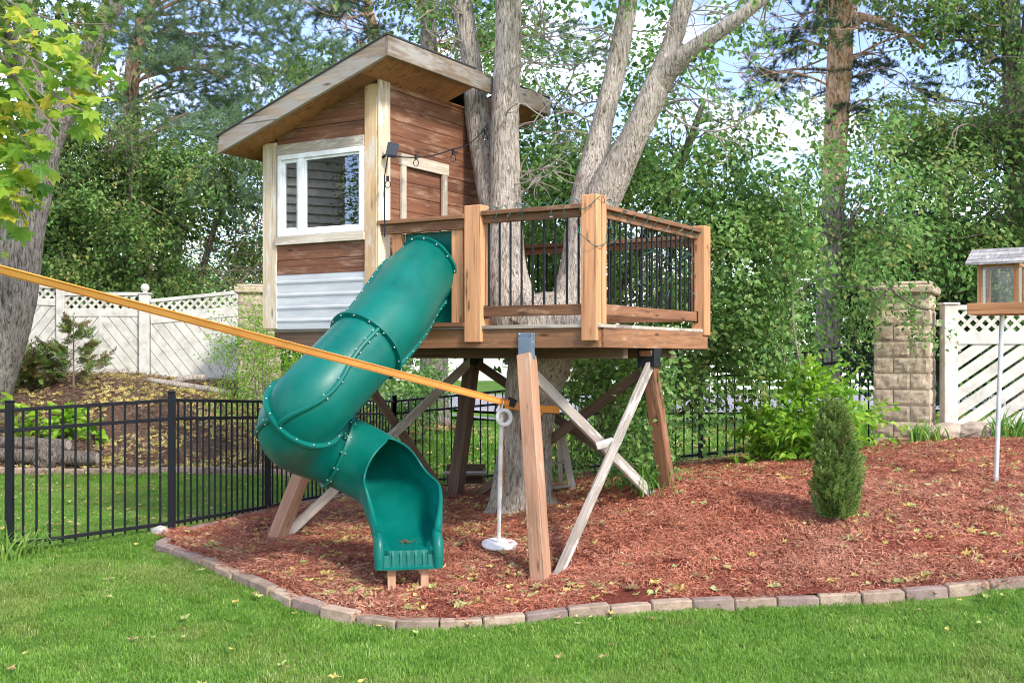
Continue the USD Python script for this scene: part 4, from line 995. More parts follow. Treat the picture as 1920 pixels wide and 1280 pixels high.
# ------------------------------------------------------------------ slackline, disc swing
M_stitch = plain('dark_orange_thread', (.42, .13, .02), .8)
A0, B0 = P(-260, 437, 4.3), P(958, 757, 9.62)
def ribbon(pts, wdir, wid, th=.004):
    pts = np.asarray(pts); n = len(pts); w_ = np.broadcast_to(wid, (n,))[:, None] * wdir / 2
    t, _, _ = frames(pts); nn = np.cross(t, wdir); nn /= np.linalg.norm(nn, axis=1, keepdims=True)
    V = np.stack([pts + w_ + nn * th / 2, pts - w_ + nn * th / 2, pts - w_ - nn * th / 2, pts + w_ - nn * th / 2], 1).reshape(-1, 3)
    i, j = np.meshgrid(np.arange(n - 1), np.arange(4), indexing='ij'); j2 = (j + 1) % 4
    f = tri(np.stack([i * 4 + j, i * 4 + j2, (i + 1) * 4 + j2, (i + 1) * 4 + j], -1).reshape(-1, 4))
    return V, np.vstack([f, [[0, 2, 1], [0, 3, 2], [4 * n - 4, 4 * n - 3, 4 * n - 2], [4 * n - 4, 4 * n - 2, 4 * n - 1]]])
k = np.linspace(0, 1, 60)[:, None]; sp_ = A0 + (B0 - A0) * k
tl = nrm(B0 - A0); sd = nrm(np.cross(tl, ZZ)); upn = np.cross(sd, tl)
ang = np.radians(np.interp(k[:, 0], [0, .25, 1], [62, 56, 10]))[:, None]
wd_ = np.cos(ang) * upn + np.sin(ang) * sd
SLK = thing('slackline', 'orange webbing strap stretched from the left edge to the tree trunk', 'slackline', B0)
put(SLK, 'webbing', ribbon(sp_, wd_, .054), M_strap, smooth=False)
for sg in (-1, 1): put(SLK, 'edge_stitching', ribbon(sp_ + wd_ * sg * .020, wd_, .004, .0065), M_stitch)
tc = np.array([(993 - 960) * 11.12 / F, 11.12, zc(764, 11.1)]); rr_ = .288
an = np.linspace(0, 2 * np.pi, 41)
ring = np.stack([tc[0] + rr_ * np.cos(an), tc[1] + rr_ * np.sin(an), tc[2] + .03 * np.cos(an * 1 + 2.6)], -1)
put(SLK, 'tree_wrap', ribbon(ring, np.repeat(ZZ[None], 41, 0), .07, .006), M_strap)
side_pt = tc + [-.13, -.26, .02]
put(SLK, 'webbing', ribbon([B0, (B0 + side_pt) / 2 - [0, .0, .005], side_pt + [.08, 0, -.02], tc + [.12, -.285, -.03]], np.repeat(ZZ[None], 4, 0), .06), M_strap)
put(SLK, 'strap_tail', ribbon([B0 + [-.07, .03, 0], B0 + [-.085, .03, -.4], B0 + [-.09, .03, -.8]], np.repeat(sd[None], 3, 0), .03), M_strap)
put(SLK, 'ratchet', join([board(B0 + [-.03, -.02, .03], B0 + [.04, -.02, .0], .07, .03), tube([B0 + [-.06, -.02, .05], B0 + [-.11, -.03, .0], B0 + [-.14, -.03, -.06]], .008, 6), tube([B0 + [-.08, -.02, .05], B0 + [-.05, -.04, -.06]], .008, 6)]), M_black)
dS = 9.5
sw0, sw1 = P(940, 768, dS), P(935, 1013, dS)
SWG = thing('disc_swing', 'round white disc swing hanging on a thick white rope', 'swing', P(937, 1020, dS))
strands = []
kk = np.linspace(0, 1, 240)
for s3 in range(3):
    a_ = kk * 2 * np.pi * 19 + s3 * 2 * np.pi / 3
    c_ = sw0 + (sw1 - sw0) * kk[:, None]; strands.append(tube(np.stack([c_[:, 0] + .0085 * np.cos(a_), c_[:, 1] + .0085 * np.sin(a_), c_[:, 2]], -1), .0095, 6))
put(SWG, 'rope', join(strands), M_rope, smooth=60)
an = np.linspace(0, 2 * np.pi * 2.3, 70)
kc = P(945, 782, dS - .02)
put(SWG, 'knot', tube(np.stack([kc[0] + .055 * np.cos(an), kc[1] + .015 * np.sin(an * .5), kc[2] + .06 * np.sin(an)], -1), .017, 8), M_rope, smooth=60)
put(SWG, 'carabiner', tube([P(940, 772, dS - .03), P(944, 752, dS - .03), P(939, 742, dS)], .006, 6), M_steel)
cyl = trimesh.creation.revolve(np.array([[0, -.017], [.14, -.017], [.150, -.010], [.152, 0], [.150, .010], [.14, .017], [.11, .013], [0, .015]]), sections=48)
cyl.apply_transform(trimesh.transformations.rotation_matrix(math.radians(8), [1, .3, 0])); cyl.apply_translation(P(937, 1020, dS))
put(SWG, 'disc_seat', (cyl.vertices, cyl.faces), M_disc, smooth=40)
s_ = trimesh.creation.icosphere(2, .025); s_.apply_translation(P(937, 1027, dS) - [0, 0, .012]); put(SWG, 'stop_knot', (s_.vertices, s_.faces), M_rope, smooth=True)

# ------------------------------------------------------------------ small things under the deck
LD = thing('step_ladder', 'weathered grey wooden step ladder behind the trunk under the deck', 'ladder', foot(1060, 11.9, 0))
def rung(a, b, w_=.09, t_=.022): put(LD, 'step', board(a, b, t_, w_), W_old)
ra, rb = P(1046, 778, 12.0), foot(1074, 11.85, .0); la, lb_ = P(1010, 778, 12.0), foot(985, 11.85, 0)
put(LD, 'rail', board(ra, rb, .075, .028, up=(1, 0, 0)), W_old); put(LD, 'rail', board(la, lb_, .075, .028, up=(1, 0, 0)), W_old)
for f_ in (.30, .62, .93): rung(la + (lb_ - la) * f_, ra + (rb - ra) * f_)
put(LD, 'rear_rail', board(ra, foot(1052, 12.7, 0), .05, .028, up=(1, 0, 0)), W_old); put(LD, 'rear_rail', board(la, foot(1004, 12.7, 0), .05, .028, up=(1, 0, 0)), W_old)
bxp = foot(873, 12.75, 0)
SB = thing('step_box', 'low dark wooden box with a slanted lid beside the rear leg', 'box', bxp)
for sg in (-1, 1): put(SB, 'side_board', prism([(-.12, 0), (.14, 0), (.14, .27), (-.12, .2)], bxp + [sg * .19, 0, 0], np.array([0, 1., 0]), ZZ, np.array([1., 0, 0]), .025), W_dark)
put(SB, 'lid', board(bxp + [-.24, -.05, .225], bxp + [.24, -.05, .225], .025, .2, up=ZZ), W_old); put(SB, 'back_board', board(bxp + [-.22, .13, .2], bxp + [.22, .13, .2], .22, .02), W_dark)

def log(lst, label, group=None, mat_=B_dark, ends=True):
    p, r = px_path(lst, 16); b = p[0].copy()
    lg = thing('log', label, 'log', b, group=group)
    put(lg, 'bark_body', tube(p, r, 18, .008, 3), mat_, smooth=60)
    for e, s_ in ((0, -1), (-1, 1)):
        t_ = nrm(p[e] - p[e + (1 if e == 0 else -1)])
        put(lg, 'cut_end', tube([p[e] - t_ * .01, p[e] + t_ * .012], [r[e] * .9, r[e] * .86], 16), W_old)
log([(-60, 826, 16.9, 24), (20, 830, 16.9, 23), (128, 834, 16.8, 21)], 'upper log lying against the bank behind the fence post at far left', mat_=B_dark)
log([(-40, 852, 16.55, 24), (40, 854, 16.5, 25), (66, 856, 16.5, 25)], 'lower log lying at the foot of the bank at far left', mat_=B_dark)
log([(108, 858, 16.5, 28), (150, 858, 16.45, 25), (182, 859, 16.45, 24)], 'short log with a dark cut end to the right of the root clump', mat_=B_dark)
log([(278, 712, 19.7, 9), (340, 722, 19.5, 11), (380, 728, 19.4, 11), (436, 737, 19.2, 9)], 'long thin grey branch lying on the bank below the white fence', mat_=B_grey)
log([(325, 717, 19.6, 9), (355, 708, 19.6, 11), (384, 708, 19.6, 11)], 'short grey branch resting across the long one on the bank', mat_=B_grey)
rc = P(90, 858, 16.5)
ic = trimesh.creation.icosphere(3, 1.0); nv_ = ic.vertices * [.24, .16, .2] * (1 + .5 * (meshkit.fbm(ic.vertices * 4, 3, 2)[:, None] - .5)) + rc
single('root_clump', (nv_, ic.faces), B_dark, 'dark tangled root clump between the logs behind the fence', 'tree stump', smooth=True)
for k, (x, y, s3, d_) in enumerate(((1783, 808, .30, 13.6), (1832, 812, .26, 13.5))):
    c_ = P(x, y, d_); c_[2] = GM(c_[0], c_[1]) + .05
    nv_ = ic.vertices * [s3, s3 * .6, .13] * (1 + .45 * (meshkit.fbm(ic.vertices * 2.2 + k * 7, 3, 5)[:, None] - .5)) + c_
    single('boulder', (nv_, ic.faces, nv_), M_rock, ['flat tan boulder by the white fence post', 'flat tan boulder to the left of the feeder pole'][k], 'boulder', smooth=True)
def px_ray_stick(): pass
p_ = [P(1800, 818, 13.3), P(1850, 806, 13.4)]
single('fallen_stick', tube(p_, [.012, .008], 6), B_twig, 'thin grey stick lying across the boulder by the white fence', 'stick')

# ------------------------------------------------------------------ lights on wires
def sagged(a, b, sag, m=24):
    k = np.linspace(0, 1, m)[:, None]; p = a + (b - a) * k; p[:, 2] -= (4 * sag * k * (1 - k))[:, 0]; return p
SLT = thing('string_lights', 'dark cable of clear bulbs strung from the house corner to the tree stem', 'string lights', P(728, 300, 9.9))
n1, n2, n3 = P(722, 330, 9.98), P(850, 279, 10.5), P(915, 232, 11.05)
n0 = P(722, 445, 9.98); n00 = P(728, 290, 9.98)
pts_ = np.vstack([[n0 + [0, -.03, 0]], [n1 + [0, -.03, 0]], sagged(n00, n2, .05), sagged(n2, n3, .06)[1:]])
put(SLT, 'cable', tube(pts_, .006, 6), M_black)
for (x, y, d_) in ((780, 290, 10.2), (850, 281, 10.5), (910, 244, 11.0), (727, 330, 9.95)):
    c_ = P(x, y, d_)
    put(SLT, 'socket', tube([c_ + [0, 0, -.0], c_ + [0, 0, -.045]], .014, 8), M_black)
    b_ = trimesh.creation.icosphere(2, .026); b_.vertices[:, 2] *= 1.3; b_.apply_translation(c_ + [0, 0, -.075]); put(SLT, 'bulb', (b_.vertices, b_.faces), M_bulb, smooth=True)
FL = thing('fairy_lights', 'tangled green wire of small fairy lights wound along the deck railing', 'fairy lights', T(.1, .05, zr))
r2 = np.random.default_rng(3)
def windup(a, b, turns, rad, m):
    k = np.linspace(0, 1, m); ctr = a + (b - a) * k[:, None]; dv = nrm(b - a); nv = nrm(np.cross(dv, ZZ))
    aa = k * turns * 2 * np.pi + r2.normal(0, .25, m); rr3 = rad * (1 + .25 * r2.normal(0, 1, m))
    return ctr + nv * (np.cos(aa) * rr3)[:, None] + ZZ * (np.sin(aa) * rr3 * .75)[:, None]
bul = []
def wire(p, lab=None):
    pp = spl(p, len(p) * 4)
    put(FL, 'wire', tube(pp, .0036, 5), M_wire)
    for i in range(2, len(p) - 1, 2):
        d_ = nrm(r2.normal(0, 1, 3)); bul.append(tube([p[i], p[i] + d_ * .022], [.0075, .006], 6)); bul.append(tube([p[i] + d_ * .02, p[i] + d_ * .05], [.006, .003], 6))
wire(windup(T(sB0 - .02, .03, zr - .03), T(.15, .03, zr - .03), 7, .085, 44))
wire(windup(T(.045, .14, zr - .035), T(.045, 2.1, zr - .04), 8, .085, 48))
wire([T(.16, -.045, zr - .02), T(.11, -.055, zr - .05), T(.05, -.05, zr - .02), T(-.02, -.0, zr + .05), T(-.02, .06, zr)])
wire([T(.16, -.01, zr - .17), T(.14, -.06, zr - .24), T(.08, -.06, zr - .29), T(.02, -.05, zr - .34), T(-.03, .03, zr - .33), T(0, .12, zr - .2), T(.04, .16, zr - .05)])
for tt_ in (.25, .62, .95, 1.25, 1.5, 1.8, 1.98):
    L_ = r2.uniform(.3, .85); m_ = 12
    wire(np.array([T(.045 + r2.normal(0, .03), tt_ + r2.normal(0, .035), zr - .05 - L_ * i / m_) for i in range(m_)]))
put(FL, 'bulbs', join(bul), M_bulb, kind='stuff')

# ------------------------------------------------------------------ far side of the road
RF4 = thing('ranch_fence', 'white four-rail ranch fence on the far side of the road', 'fence', P(1540, 728, 51))
xa = np.linspace((1150 - 960) * 51 / F, (1700 - 960) * 51 / F, 7)
for i, x in enumerate(xa):
    z0 = float(G(x, 51)); put(RF4, 'fence_post', board([x, 51, z0], [x, 51, z0 + 1.32], .15, .15, up=(1, 0, 0)), M_white)
    if i: 
        for hz_ in (.28, .58, .88, 1.18): put(RF4, 'rail', board([xa[i - 1] + .08, 51, float(G(xa[i - 1], 51)) + hz_], [x - .08, 51, z0 + hz_], .14, .05), M_white)
def house(px, d_, w_, hgt_, dep_, wallm, label):
    b = np.array([(px - 960) * d_ / F, d_, float(G((px - 960) * d_ / F, d_))]); hs_ = thing('house', label, 'house', b)
    put(hs_, 'wall', board(b + [-w_ / 2, dep_ / 2, hgt_ / 2], b + [w_ / 2, dep_ / 2, hgt_ / 2], hgt_ + .2, dep_), wallm)
    rf = put(hs_, 'roof', prism([(-.4, hgt_), (dep_ + .4, hgt_), (dep_ / 2, hgt_ + dep_ * .35)], b + [-w_ / 2 - .4, 0, 0], np.array([0, 1., 0]), ZZ, np.array([1., 0, 0]), w_ + .8), M_roof)
    for x in np.arange(-w_ / 2 + 1.2, w_ / 2 - 1, 2.2):
        for z in ([1.5] if hgt_ < 4 else [1.5, 4.1]):
            wn = put(hs_, 'window', board(b + [x - .5, -.03, z + .05], b + [x + .5, -.03, z + .05], 1.3, .08), M_white)
            put(wn, 'pane', board(b + [x - .42, -.075, z + .05], b + [x + .42, -.075, z + .05], 1.1, .02), M_solar)
house(905, 72, 12, 3.2, 8, M_ivory, 'pale single-storey house across the road seen under the deck')

# neighbour's house and evergreen left of the frame, which the treehouse window mirrors
NH = thing('house', "neighbour's grey-brown clapboard house out to the left of the lawn", 'house', (-14.5, 10.0, float(G(-14.5, 10.0))))
z0n = float(G(-14.5, 10.0)) - .3
M_clap = plain('clapboard', (.46, .41, .36), .6)
put(NH, 'wall', board([-14.9, 6.25, z0n + 3], [-14.9, 15, z0n + 3], 6.0, 3.6), M_clap)
for k in range(34): put(NH, 'clapboard', board([-13.05, 6.2, z0n + .1 + k * .17], [-13.05, 15, z0n + .1 + k * .17], .18, .02, up=(-.30, 0, 1)), M_clap)
for y in (8.2, 11.0):
    wn = put(NH, 'window', board([-13.0, y - .5, z0n + 3.3], [-13.0, y + .5, z0n + 3.3], 1.4, .08), M_white); put(wn, 'pane', board([-12.955, y - .42, z0n + 3.3], [-12.955, y + .42, z0n + 3.3], 1.2, .01), M_solar)
put(NH, 'roof', prism([(-17.2, z0n + 5.9), (-12.5, z0n + 5.9), (-14.85, z0n + 8)], [0, 5.9, 0], np.array([1., 0, 0]), ZZ, np.array([0, 1., 0]), 9.5), M_roof)
# ------------------------------------------------------------------ leaf kinds
def leaf_mesh(L, W, fold=.25, droop=.18):
    v = np.array([[0, 0, 0], [.33 * L, .46 * W, fold * W], [.33 * L, -.46 * W, fold * W], [.52 * L, 0, 0], [.72 * L, .34 * W, fold * W * .7 - droop * L * .4], [.72 * L, -.34 * W, fold * W * .7 - droop * L * .4], [L, 0, -droop * L]])
    f = np.array([[0, 3, 1], [0, 2, 3], [1, 3, 4], [2, 5, 3], [3, 6, 4], [3, 5, 6]])
    return v, f
def maple_mesh(L):
    ang = np.radians([-150, -118, -95, -72, -60, -38, -24, -12, 0, 12, 24, 38, 60, 72, 95, 118, 150])
    rad = np.array([.22, .50, .40, .74, .50, .92 * .72, .60, .86, 1.08, .86, .60, .92 * .72, .50, .74, .40, .50, .22]) * L * .6
    rad[[6, 10]] = L * .33; rad[[5, 11]] = L * .48; rad[[4, 12]] = L * .33; rad[[7, 9]] = L * .42; rad[8] = L * .66; rad[[3, 13]] = L * .55; rad[[2, 14]] = L * .27; rad[[1, 15]] = L * .34; rad[[0, 16]] = L * .16
    x, y = rad * np.cos(ang) + L * .2, rad * np.sin(ang)
    z = -.10 * rad + .05 * L * np.cos(ang * 5)
    v = np.vstack([[L * .2, 0, .01 * L], np.c_[x, y, z], [-.35 * L, -.006 * L, -.02], [-.35 * L, .006 * L, -.02], [L * .1, .006 * L, 0], [L * .1, -.006 * L, 0]])
    n = len(ang); f = [[0, i, i + 1] for i in range(1, n)] + [[0, n, 1], [n + 1, n + 4, n + 3], [n + 1, n + 3, n + 2]]
    return v, np.array(f)
def cluster(leaf, n, length, seed, spread=1.0, curl=.35, size=(.75, 1.2), planar=.5):
    r = np.random.default_rng(seed); vs, fs, ts, k = [], [], [], 0
    for i in range(n):
        s = r.uniform(.05, 1) * length
        base = np.array([s, .04 * math.sin(s * 9 + seed), -curl * s * s / length])
        az = (1 if i % 2 else -1) * r.uniform(.5, 1.35); el = r.normal(0, .55) * planar
        dirv = np.array([math.cos(az) * math.cos(el), math.sin(az) * math.cos(el), math.sin(el) - .25])
        off = r.normal(0, .07 * spread, 3) * [.6, 1, .8]
        M = rot_x(dirv[None], r.uniform(-.8, .8, 1))[0]
        v = (leaf[0] * r.uniform(*size)) @ M.T + base + off
        vs.append(v); fs.append(leaf[1] + k); k += len(v); ts.append(np.full(len(v), r.uniform(0, 1)))
    return np.vstack(vs), np.vstack(fs), np.concatenate(ts)
def needles(n, length, nl, seed, w=.0045, fwd=.55):
    r = np.random.default_rng(seed); s = r.uniform(0, 1, n) * length; az = r.uniform(0, 2 * np.pi, n); tilt = r.normal(1.0, .25, n)
    d = np.stack([np.cos(tilt), np.sin(tilt) * np.cos(az), np.sin(tilt) * np.sin(az)], -1)
    b = np.stack([s, s * 0, -.25 * s * s], -1) + r.normal(0, .004, (n, 3)); side = np.cross(d, r.normal(0, 1, (n, 3))); side /= np.linalg.norm(side, axis=1, keepdims=True)
    L = nl * r.uniform(.7, 1.15, n)[:, None]
    v = np.stack([b - side * w, b + side * w, b + d * L], 1).reshape(-1, 3)
    return v, np.arange(3 * n).reshape(-1, 3), np.repeat(r.uniform(0, 1, n), 3)
def flat_spray(seed, L=.14, n=26):
    r = np.random.default_rng(seed); vs, fs, ts = [], [], []
    for i in range(n):
        s = (i + .5) / n * L; sg = 1 if i % 2 else -1; w = .055 * (1 - s / L * .75) * r.uniform(.7, 1.2)
        b = np.array([s, 0, 0]); t = b + [w * .75, sg * w, r.normal(0, .008)]; d = t - b; nn = np.array([-d[1], d[0], 0]); nn = nn / np.linalg.norm(nn) * .0055
        q = np.array([b - nn * .5, b + d * .5 - nn, t, b + d * .5 + nn, b + nn * .5]); k = len(vs) * 5
        vs.append(q); fs += [[k, k + 1, k + 3], [k + 1, k + 2, k + 3], [k, k + 3, k + 4]]; ts.append(np.full(5, r.uniform(0, 1)))
    return np.vstack(vs), np.array(fs), np.concatenate(ts)
leaf_s = leaf_mesh(.062, .043); leaf_l = leaf_mesh(.10, .05); leaf_b = leaf_mesh(.075, .046)
TW_apple = [cluster(leaf_s, 24, .46, k) for k in range(4)]
TW_dense = [cluster(leaf_b, 34, .60, 10 + k, 1.5) for k in range(3)]
TW_big = [cluster(leaf_mesh(.11, .075), 40, .9, 20 + k, 3.0) for k in range(3)]
TW_lime = [cluster(leaf_mesh(.13, .062), 15, .42, 30 + k, .4, -.1) for k in range(3)]
TW_fine = [cluster(leaf_mesh(.034, .018), 40, .42, 40 + k, .8) for k in range(3)]
TW_maple = [cluster(maple_mesh(.15), 9, .5, 50 + k, 1.6) for k in range(3)]
TW_pine = [needles(130, .26, .075, 60 + k, .0036) for k in range(3)]
TW_spruce = [needles(150, .42, .05, 70 + k, .005) for k in range(3)]
TW_thuja = [flat_spray(80 + k) for k in range(3)]

def in_ellipsoids(ells, n, seed, thr=.40, ns=1.1, shell=.35, bough=None, per=16):
    """positions and outward directions inside ellipsoids (px,py,d,rx px,ry px,depth m), thinned by noise and gathered into flat boughs"""
    r = np.random.default_rng(seed); C, A = [], []
    for (px, py, d, rx, ry, rd) in ells: C.append(P(px, py, d)); A.append([rx * d / F, rd, ry * d / F])
    C, A = np.array(C), np.array(A); vol = np.prod(A, 1) ** .8; pr = vol / vol.sum()
    P_, O_ = [], []; got = 0
    want = n if bough is None else int(n / per * .8)
    for _ in range(14):
        k = r.choice(len(C), n * 2, p=pr); u = r.normal(0, 1, (n * 2, 3)); u /= np.linalg.norm(u, axis=1, keepdims=True)
        rad = r.uniform(0, 1, n * 2) ** (shell); rad *= 1 + .14 * r.normal(0, 1, n * 2)
        p = C[k] + A[k] * u * rad[:, None]
        q = meshkit.fbm(p * ns + seed * 3.1, 3, seed)
        ok = (q > thr) & (p[:, 2] > G(np.clip(p[:, 0], -300, 300), np.clip(p[:, 1], -100, 400)) + .05)
        P_.append(p[ok]); O_.append(u[ok]); got += ok.sum()
        if got >= want: break
    P_, O_ = np.vstack(P_)[:want], np.vstack(O_)[:want]
    if bough is None: return P_, O_
    rh, rv = bough
    k = np.concatenate([r.integers(0, len(P_), int(n * .85)), np.arange(len(P_))])[:n]
    sz = r.uniform(.55, 1.35, len(P_))[k]
    out = O_[k] * [1, 1, .25]; out /= np.linalg.norm(out, axis=1, keepdims=True) + 1e-6
    s_ = r.uniform(-.6, 1.0, len(k)); lat = r.normal(0, .45, (len(k), 3)); 
    off = out * (s_ * rh * sz)[:, None] + lat * [rh, rh, rv] * sz[:, None] - ZZ * (np.maximum(s_, 0) ** 2 * rv * 1.3 * sz)[:, None]
    p = P_[k] + off
    ok = p[:, 2] > G(p[:, 0], p[:, 1]) + .03
    return p[ok], (out + .9 * lat * [1, 1, .5] + .15 * O_[k])[ok]
def crown(parent, ells, n, protos, m, seed, thr=.42, ns=1.1, droop=.5, size=(.75, 1.25), shell=.4, name='crown', avoid=None, bough=None, per=16):
    p, o = in_ellipsoids(ells, n, seed, thr, ns, shell, bough, per); r = np.random.default_rng(seed + 1)
    if avoid is not None:
        k = ~avoid(p); p, o = p[k], o[k]
    d = o + r.normal(0, .7, o.shape) + [0, 0, -droop]
    mats = m if isinstance(m, list) else [m]
    pr = [(x, mm) for mm in mats for x in protos]
    instancer(parent, name, pr, p, rot_x(d, r.uniform(-.7, .7, len(p))), r.uniform(*size, len(p)))
    return p
def branches(parent, trunk, targets, r0, mat_, seed, n=6, name='branches', wig=.25, tip=.006, sub_=3, sr=.9):
    """each target gets a limb from the nearest lower trunk point, with side twigs"""
    r = np.random.default_rng(seed); out = []
    for tg in targets:
        tg = np.asarray(tg, float)
        cand = trunk[trunk[:, 2] < tg[2] + .1] if (trunk[:, 2] < tg[2] + .1).any() else trunk[:1]
        b = cand[np.argmin(np.linalg.norm(cand - tg, axis=1) + .3 * r.uniform(0, 1, len(cand)))]
        L = np.linalg.norm(tg - b); mid = (b + tg) / 2 + r.normal(0, wig * L * .35, 3) + [0, 0, .10 * L]
        p = spl([b, mid, tg], 14); p += np.cumsum(r.normal(0, .008 * L, p.shape), 0) * np.linspace(0, 1, 14)[:, None]
        out.append(tube(p, np.linspace(r0 * min(1, .35 + L * .2), tip, 14), n))
        for _ in range(sub_):
            i = int(r.integers(4, 13)); e = p[i] + r.normal(0, sr * .5, 3) + (p[i] - b) / L * sr * .5
            q = spl([p[i], (p[i] + e) / 2 + r.normal(0, .06 * sr, 3), e], 8); out.append(tube(q, np.linspace(tip * 1.7, tip * .4, 8), 4))
    return put(parent, name, join(out), mat_, smooth=60)

# ------------------------------------------------------------------ trees
def tree(name, label, base, cat='tree'): return thing(name, label, cat, base)
# shade tree: bare twigs and thin sprays
sh_t = np.vstack([px_path([(948, 400, 11, 60), (952, 0, 11, 49), (956, -160, 11, 44)], 30)[0], px_path([(914, 330, 11.2, 52), (870, 0, 11.3, 42)], 20)[0], px_path([(1122, 280, 11.1, 50), (1178, 40, 11.2, 45)], 20)[0], px_path([(1185, 250, 10.8, 52), (1276, 0, 10.75, 42)], 20)[0], px_path([(1330, 72, 10.4, 27), (1470, -40, 10.1, 18)], 12)[0]])
rt = np.random.default_rng(8)
tgs = [P(rt.uniform(960, 1130), rt.uniform(0, 330), rt.uniform(10.6, 12)) for _ in range(16)] + [P(rt.uniform(760, 900), rt.uniform(-60, 130), rt.uniform(11, 12)) for _ in range(6)] + [P(rt.uniform(1200, 1480), rt.uniform(-40, 230), rt.uniform(10.2, 11.5)) for _ in range(14)] + [P(rt.uniform(985, 1075), rt.uniform(200, 340), rt.uniform(10.6, 11)) for _ in range(6)]
branches(ST, sh_t, tgs, .02, B_twigg, 9, 5, 'twigs', .5, .0045, 5, .5)
crown(ST, [(1010, -110, 11.2, 330, 60, 1.6), (1300, -90, 10.9, 250, 50, 1.4), (1040, 200, 11.6, 60, 120, .5), (1340, 60, 10.6, 110, 50, .5), (860, -60, 11.6, 110, 60, .6)], 230, TW_apple, L_apple, 12, .45, droop=.6)

# crab apple behind the deck on the right
CA = tree('crab_apple_tree', 'bright green drooping crab apple tree behind the railed end of the deck', foot(1140, 14.0))
ca_t = limb(CA, 'trunk', [(1142, 880, 14, 34), (1140, 800, 14, 32), (1128, 690, 13.9, 30), (1150, 560, 13.6, 26), (1220, 430, 13.3, 22), (1280, 300, 13, 15), (1320, 190, 12.9, 8)], 50, 18, .008, B_dark)
ca_t2 = limb(CA, 'limb', [(1130, 700, 13.9, 22), (1110, 640, 13.8, 18), (1080, 520, 13.4, 14), (1060, 380, 13.1, 10), (1040, 200, 13, 5)], 40, 14, .005, B_dark)
ca_t3 = limb(CA, 'limb', [(1190, 480, 13.4, 20), (1300, 430, 13, 16), (1430, 420, 12.8, 12), (1560, 440, 12.9, 8), (1650, 520, 13, 5), (1740, 580, 13.3, 3)], 40, 12, .004, B_dark)
CAE = [(1080, 340, 13.0, 95, 180, 1.0), (1290, 340, 12.7, 180, 170, 1.3), (1470, 330, 12.9, 180, 160, 1.3), (1390, 520, 12.4, 220, 150, 1.2), (1275, 700, 12.4, 150, 150, 1.0), (1110, 740, 13.2, 95, 130, .8), (1440, 640, 12.5, 110, 90, .8),
       (1590, 420, 13, 140, 110, 1.0), (1640, 540, 13.2, 55, 40, .4), (1190, 190, 13.2, 130, 100, 1.0), (1020, 200, 13.2, 60, 160, .7), (1370, 750, 12.6, 70, 70, .5), (1090, 560, 13.2, 80, 110, .8)]
def in_deck(p):
    st = np.stack([(p[:, :2] - CC[:2]) @ UU[:2], (p[:, :2] - CC[:2]) @ VV[:2]], -1)
    deck = (st[:, 0] > -.28) & (st[:, 0] < 3.6) & (st[:, 1] > -.3) & (st[:, 1] < TE + .28) & (p[:, 2] > 1.7)
    x = p[:, 0] * F / p[:, 1] + 960; y = HZ - (p[:, 2] - CZ) * F / p[:, 1]
    clear = ((x > 1425) & (x < 1665) & (y > 625) & (y < 830)) | ((x > 1650) & (x < 1790) & (y > 520)) | ((x > 1290) & (x < 1450) & (y > 770))
    r_ = np.random.default_rng(5).uniform(0, 1, len(p))
    stem = (np.abs(x - 1560) < 34) & (y > 190) & (y < 720)
    return deck | (clear & (r_ < .93)) | (stem & (r_ < .72))
cpos = crown(CA, CAE, 2250, TW_apple, [L_apple, L_apple, L_apple, L_dense], 21, .42, 1.3, .8, (.7, 1.3), .5, avoid=in_deck, bough=(.42, .2), per=15)
crown(CA, [(1224, 760, 10.35, 26, 130, .2), (1200, 880, 10.9, 40, 40, .3)], 90, TW_apple, L_apple, 22, .2, 1.3, 1.4, (.7, 1.0), name='hanging_sprays')
crown(CA, [(1710, 552, 13.45, 55, 14, .12), (1740, 600, 13.5, 12, 40, .08)], 13, TW_apple, L_apple, 27, .0, 1.3, 1.6, (.6, .9), name='hanging_sprays')
ri = np.random.default_rng(4).choice(len(cpos), 70)
branches(CA, np.vstack([ca_t, ca_t2, ca_t3]), cpos[ri], .022, B_dark, 23, 5, 'branches', .45, .005, 4, .5)
bp = px_path([(1490, 440, 12.0, 7), (1488, 520, 12.2, 6), (1487, 600, 12.2, 5), (1500, 680, 12.2, 3), (1515, 740, 12.2, 2)], 20)
put(CA, 'dead_branch', join([tube(bp[0], bp[1], 6), tube([P(1487, 590, 12.2), P(1475, 650, 12.2), P(1470, 680, 12.1)], .006, 5), tube([P(1490, 520, 12.2), P(1510, 570, 12.2)], .006, 5)]), B_twigg)

# orange-barked pine on the right
PR = tree('pine_tree', 'tall pine with orange flaking bark above the stone pillar', P(1550, 730, 20))
pr_t = limb(PR, 'trunk', [(1552, 745, 20, 50), (1552, 640, 20, 44), (1558, 480, 20, 41), (1564, 330, 20, 40)], 60, 28, .012, B_maple, 31, 'grey lower trunk')
pr_t2 = limb(PR, 'trunk', [(1563, 345, 20, 46), (1568, 230, 20, 42), (1574, 120, 20, 44), (1580, 0, 20, 42), (1590, -140, 20, 44)], 60, 28, .012, B_pine, 32, 'orange upper trunk')
limb(PR, 'limb', [(1590, 30, 19.9, 16), (1640, 38, 19.6, 14), (1690, 62, 19.3, 11), (1732, 90, 19.1, 8)], 30, 12, .006, B_pine, 33)
PRE = [(1500, 40, 20, 110, 60, 1.2), (1480, 110, 20, 80, 40, .9), (1680, 130, 20, 120, 60, 1.4), (1760, 175, 20.3, 80, 40, 1), (1620, -60, 20, 300, 70, 2.2), (1450, 150, 20, 70, 30, .8), (1640, 190, 20, 80, 30, .8), (1390, 160, 21, 60, 40, .8)]
pp_ = crown(PR, PRE, 760, TW_pine, L_pined, 34, .38, .9, .0, (1.0, 1.7), bough=(.6, .14), per=16)
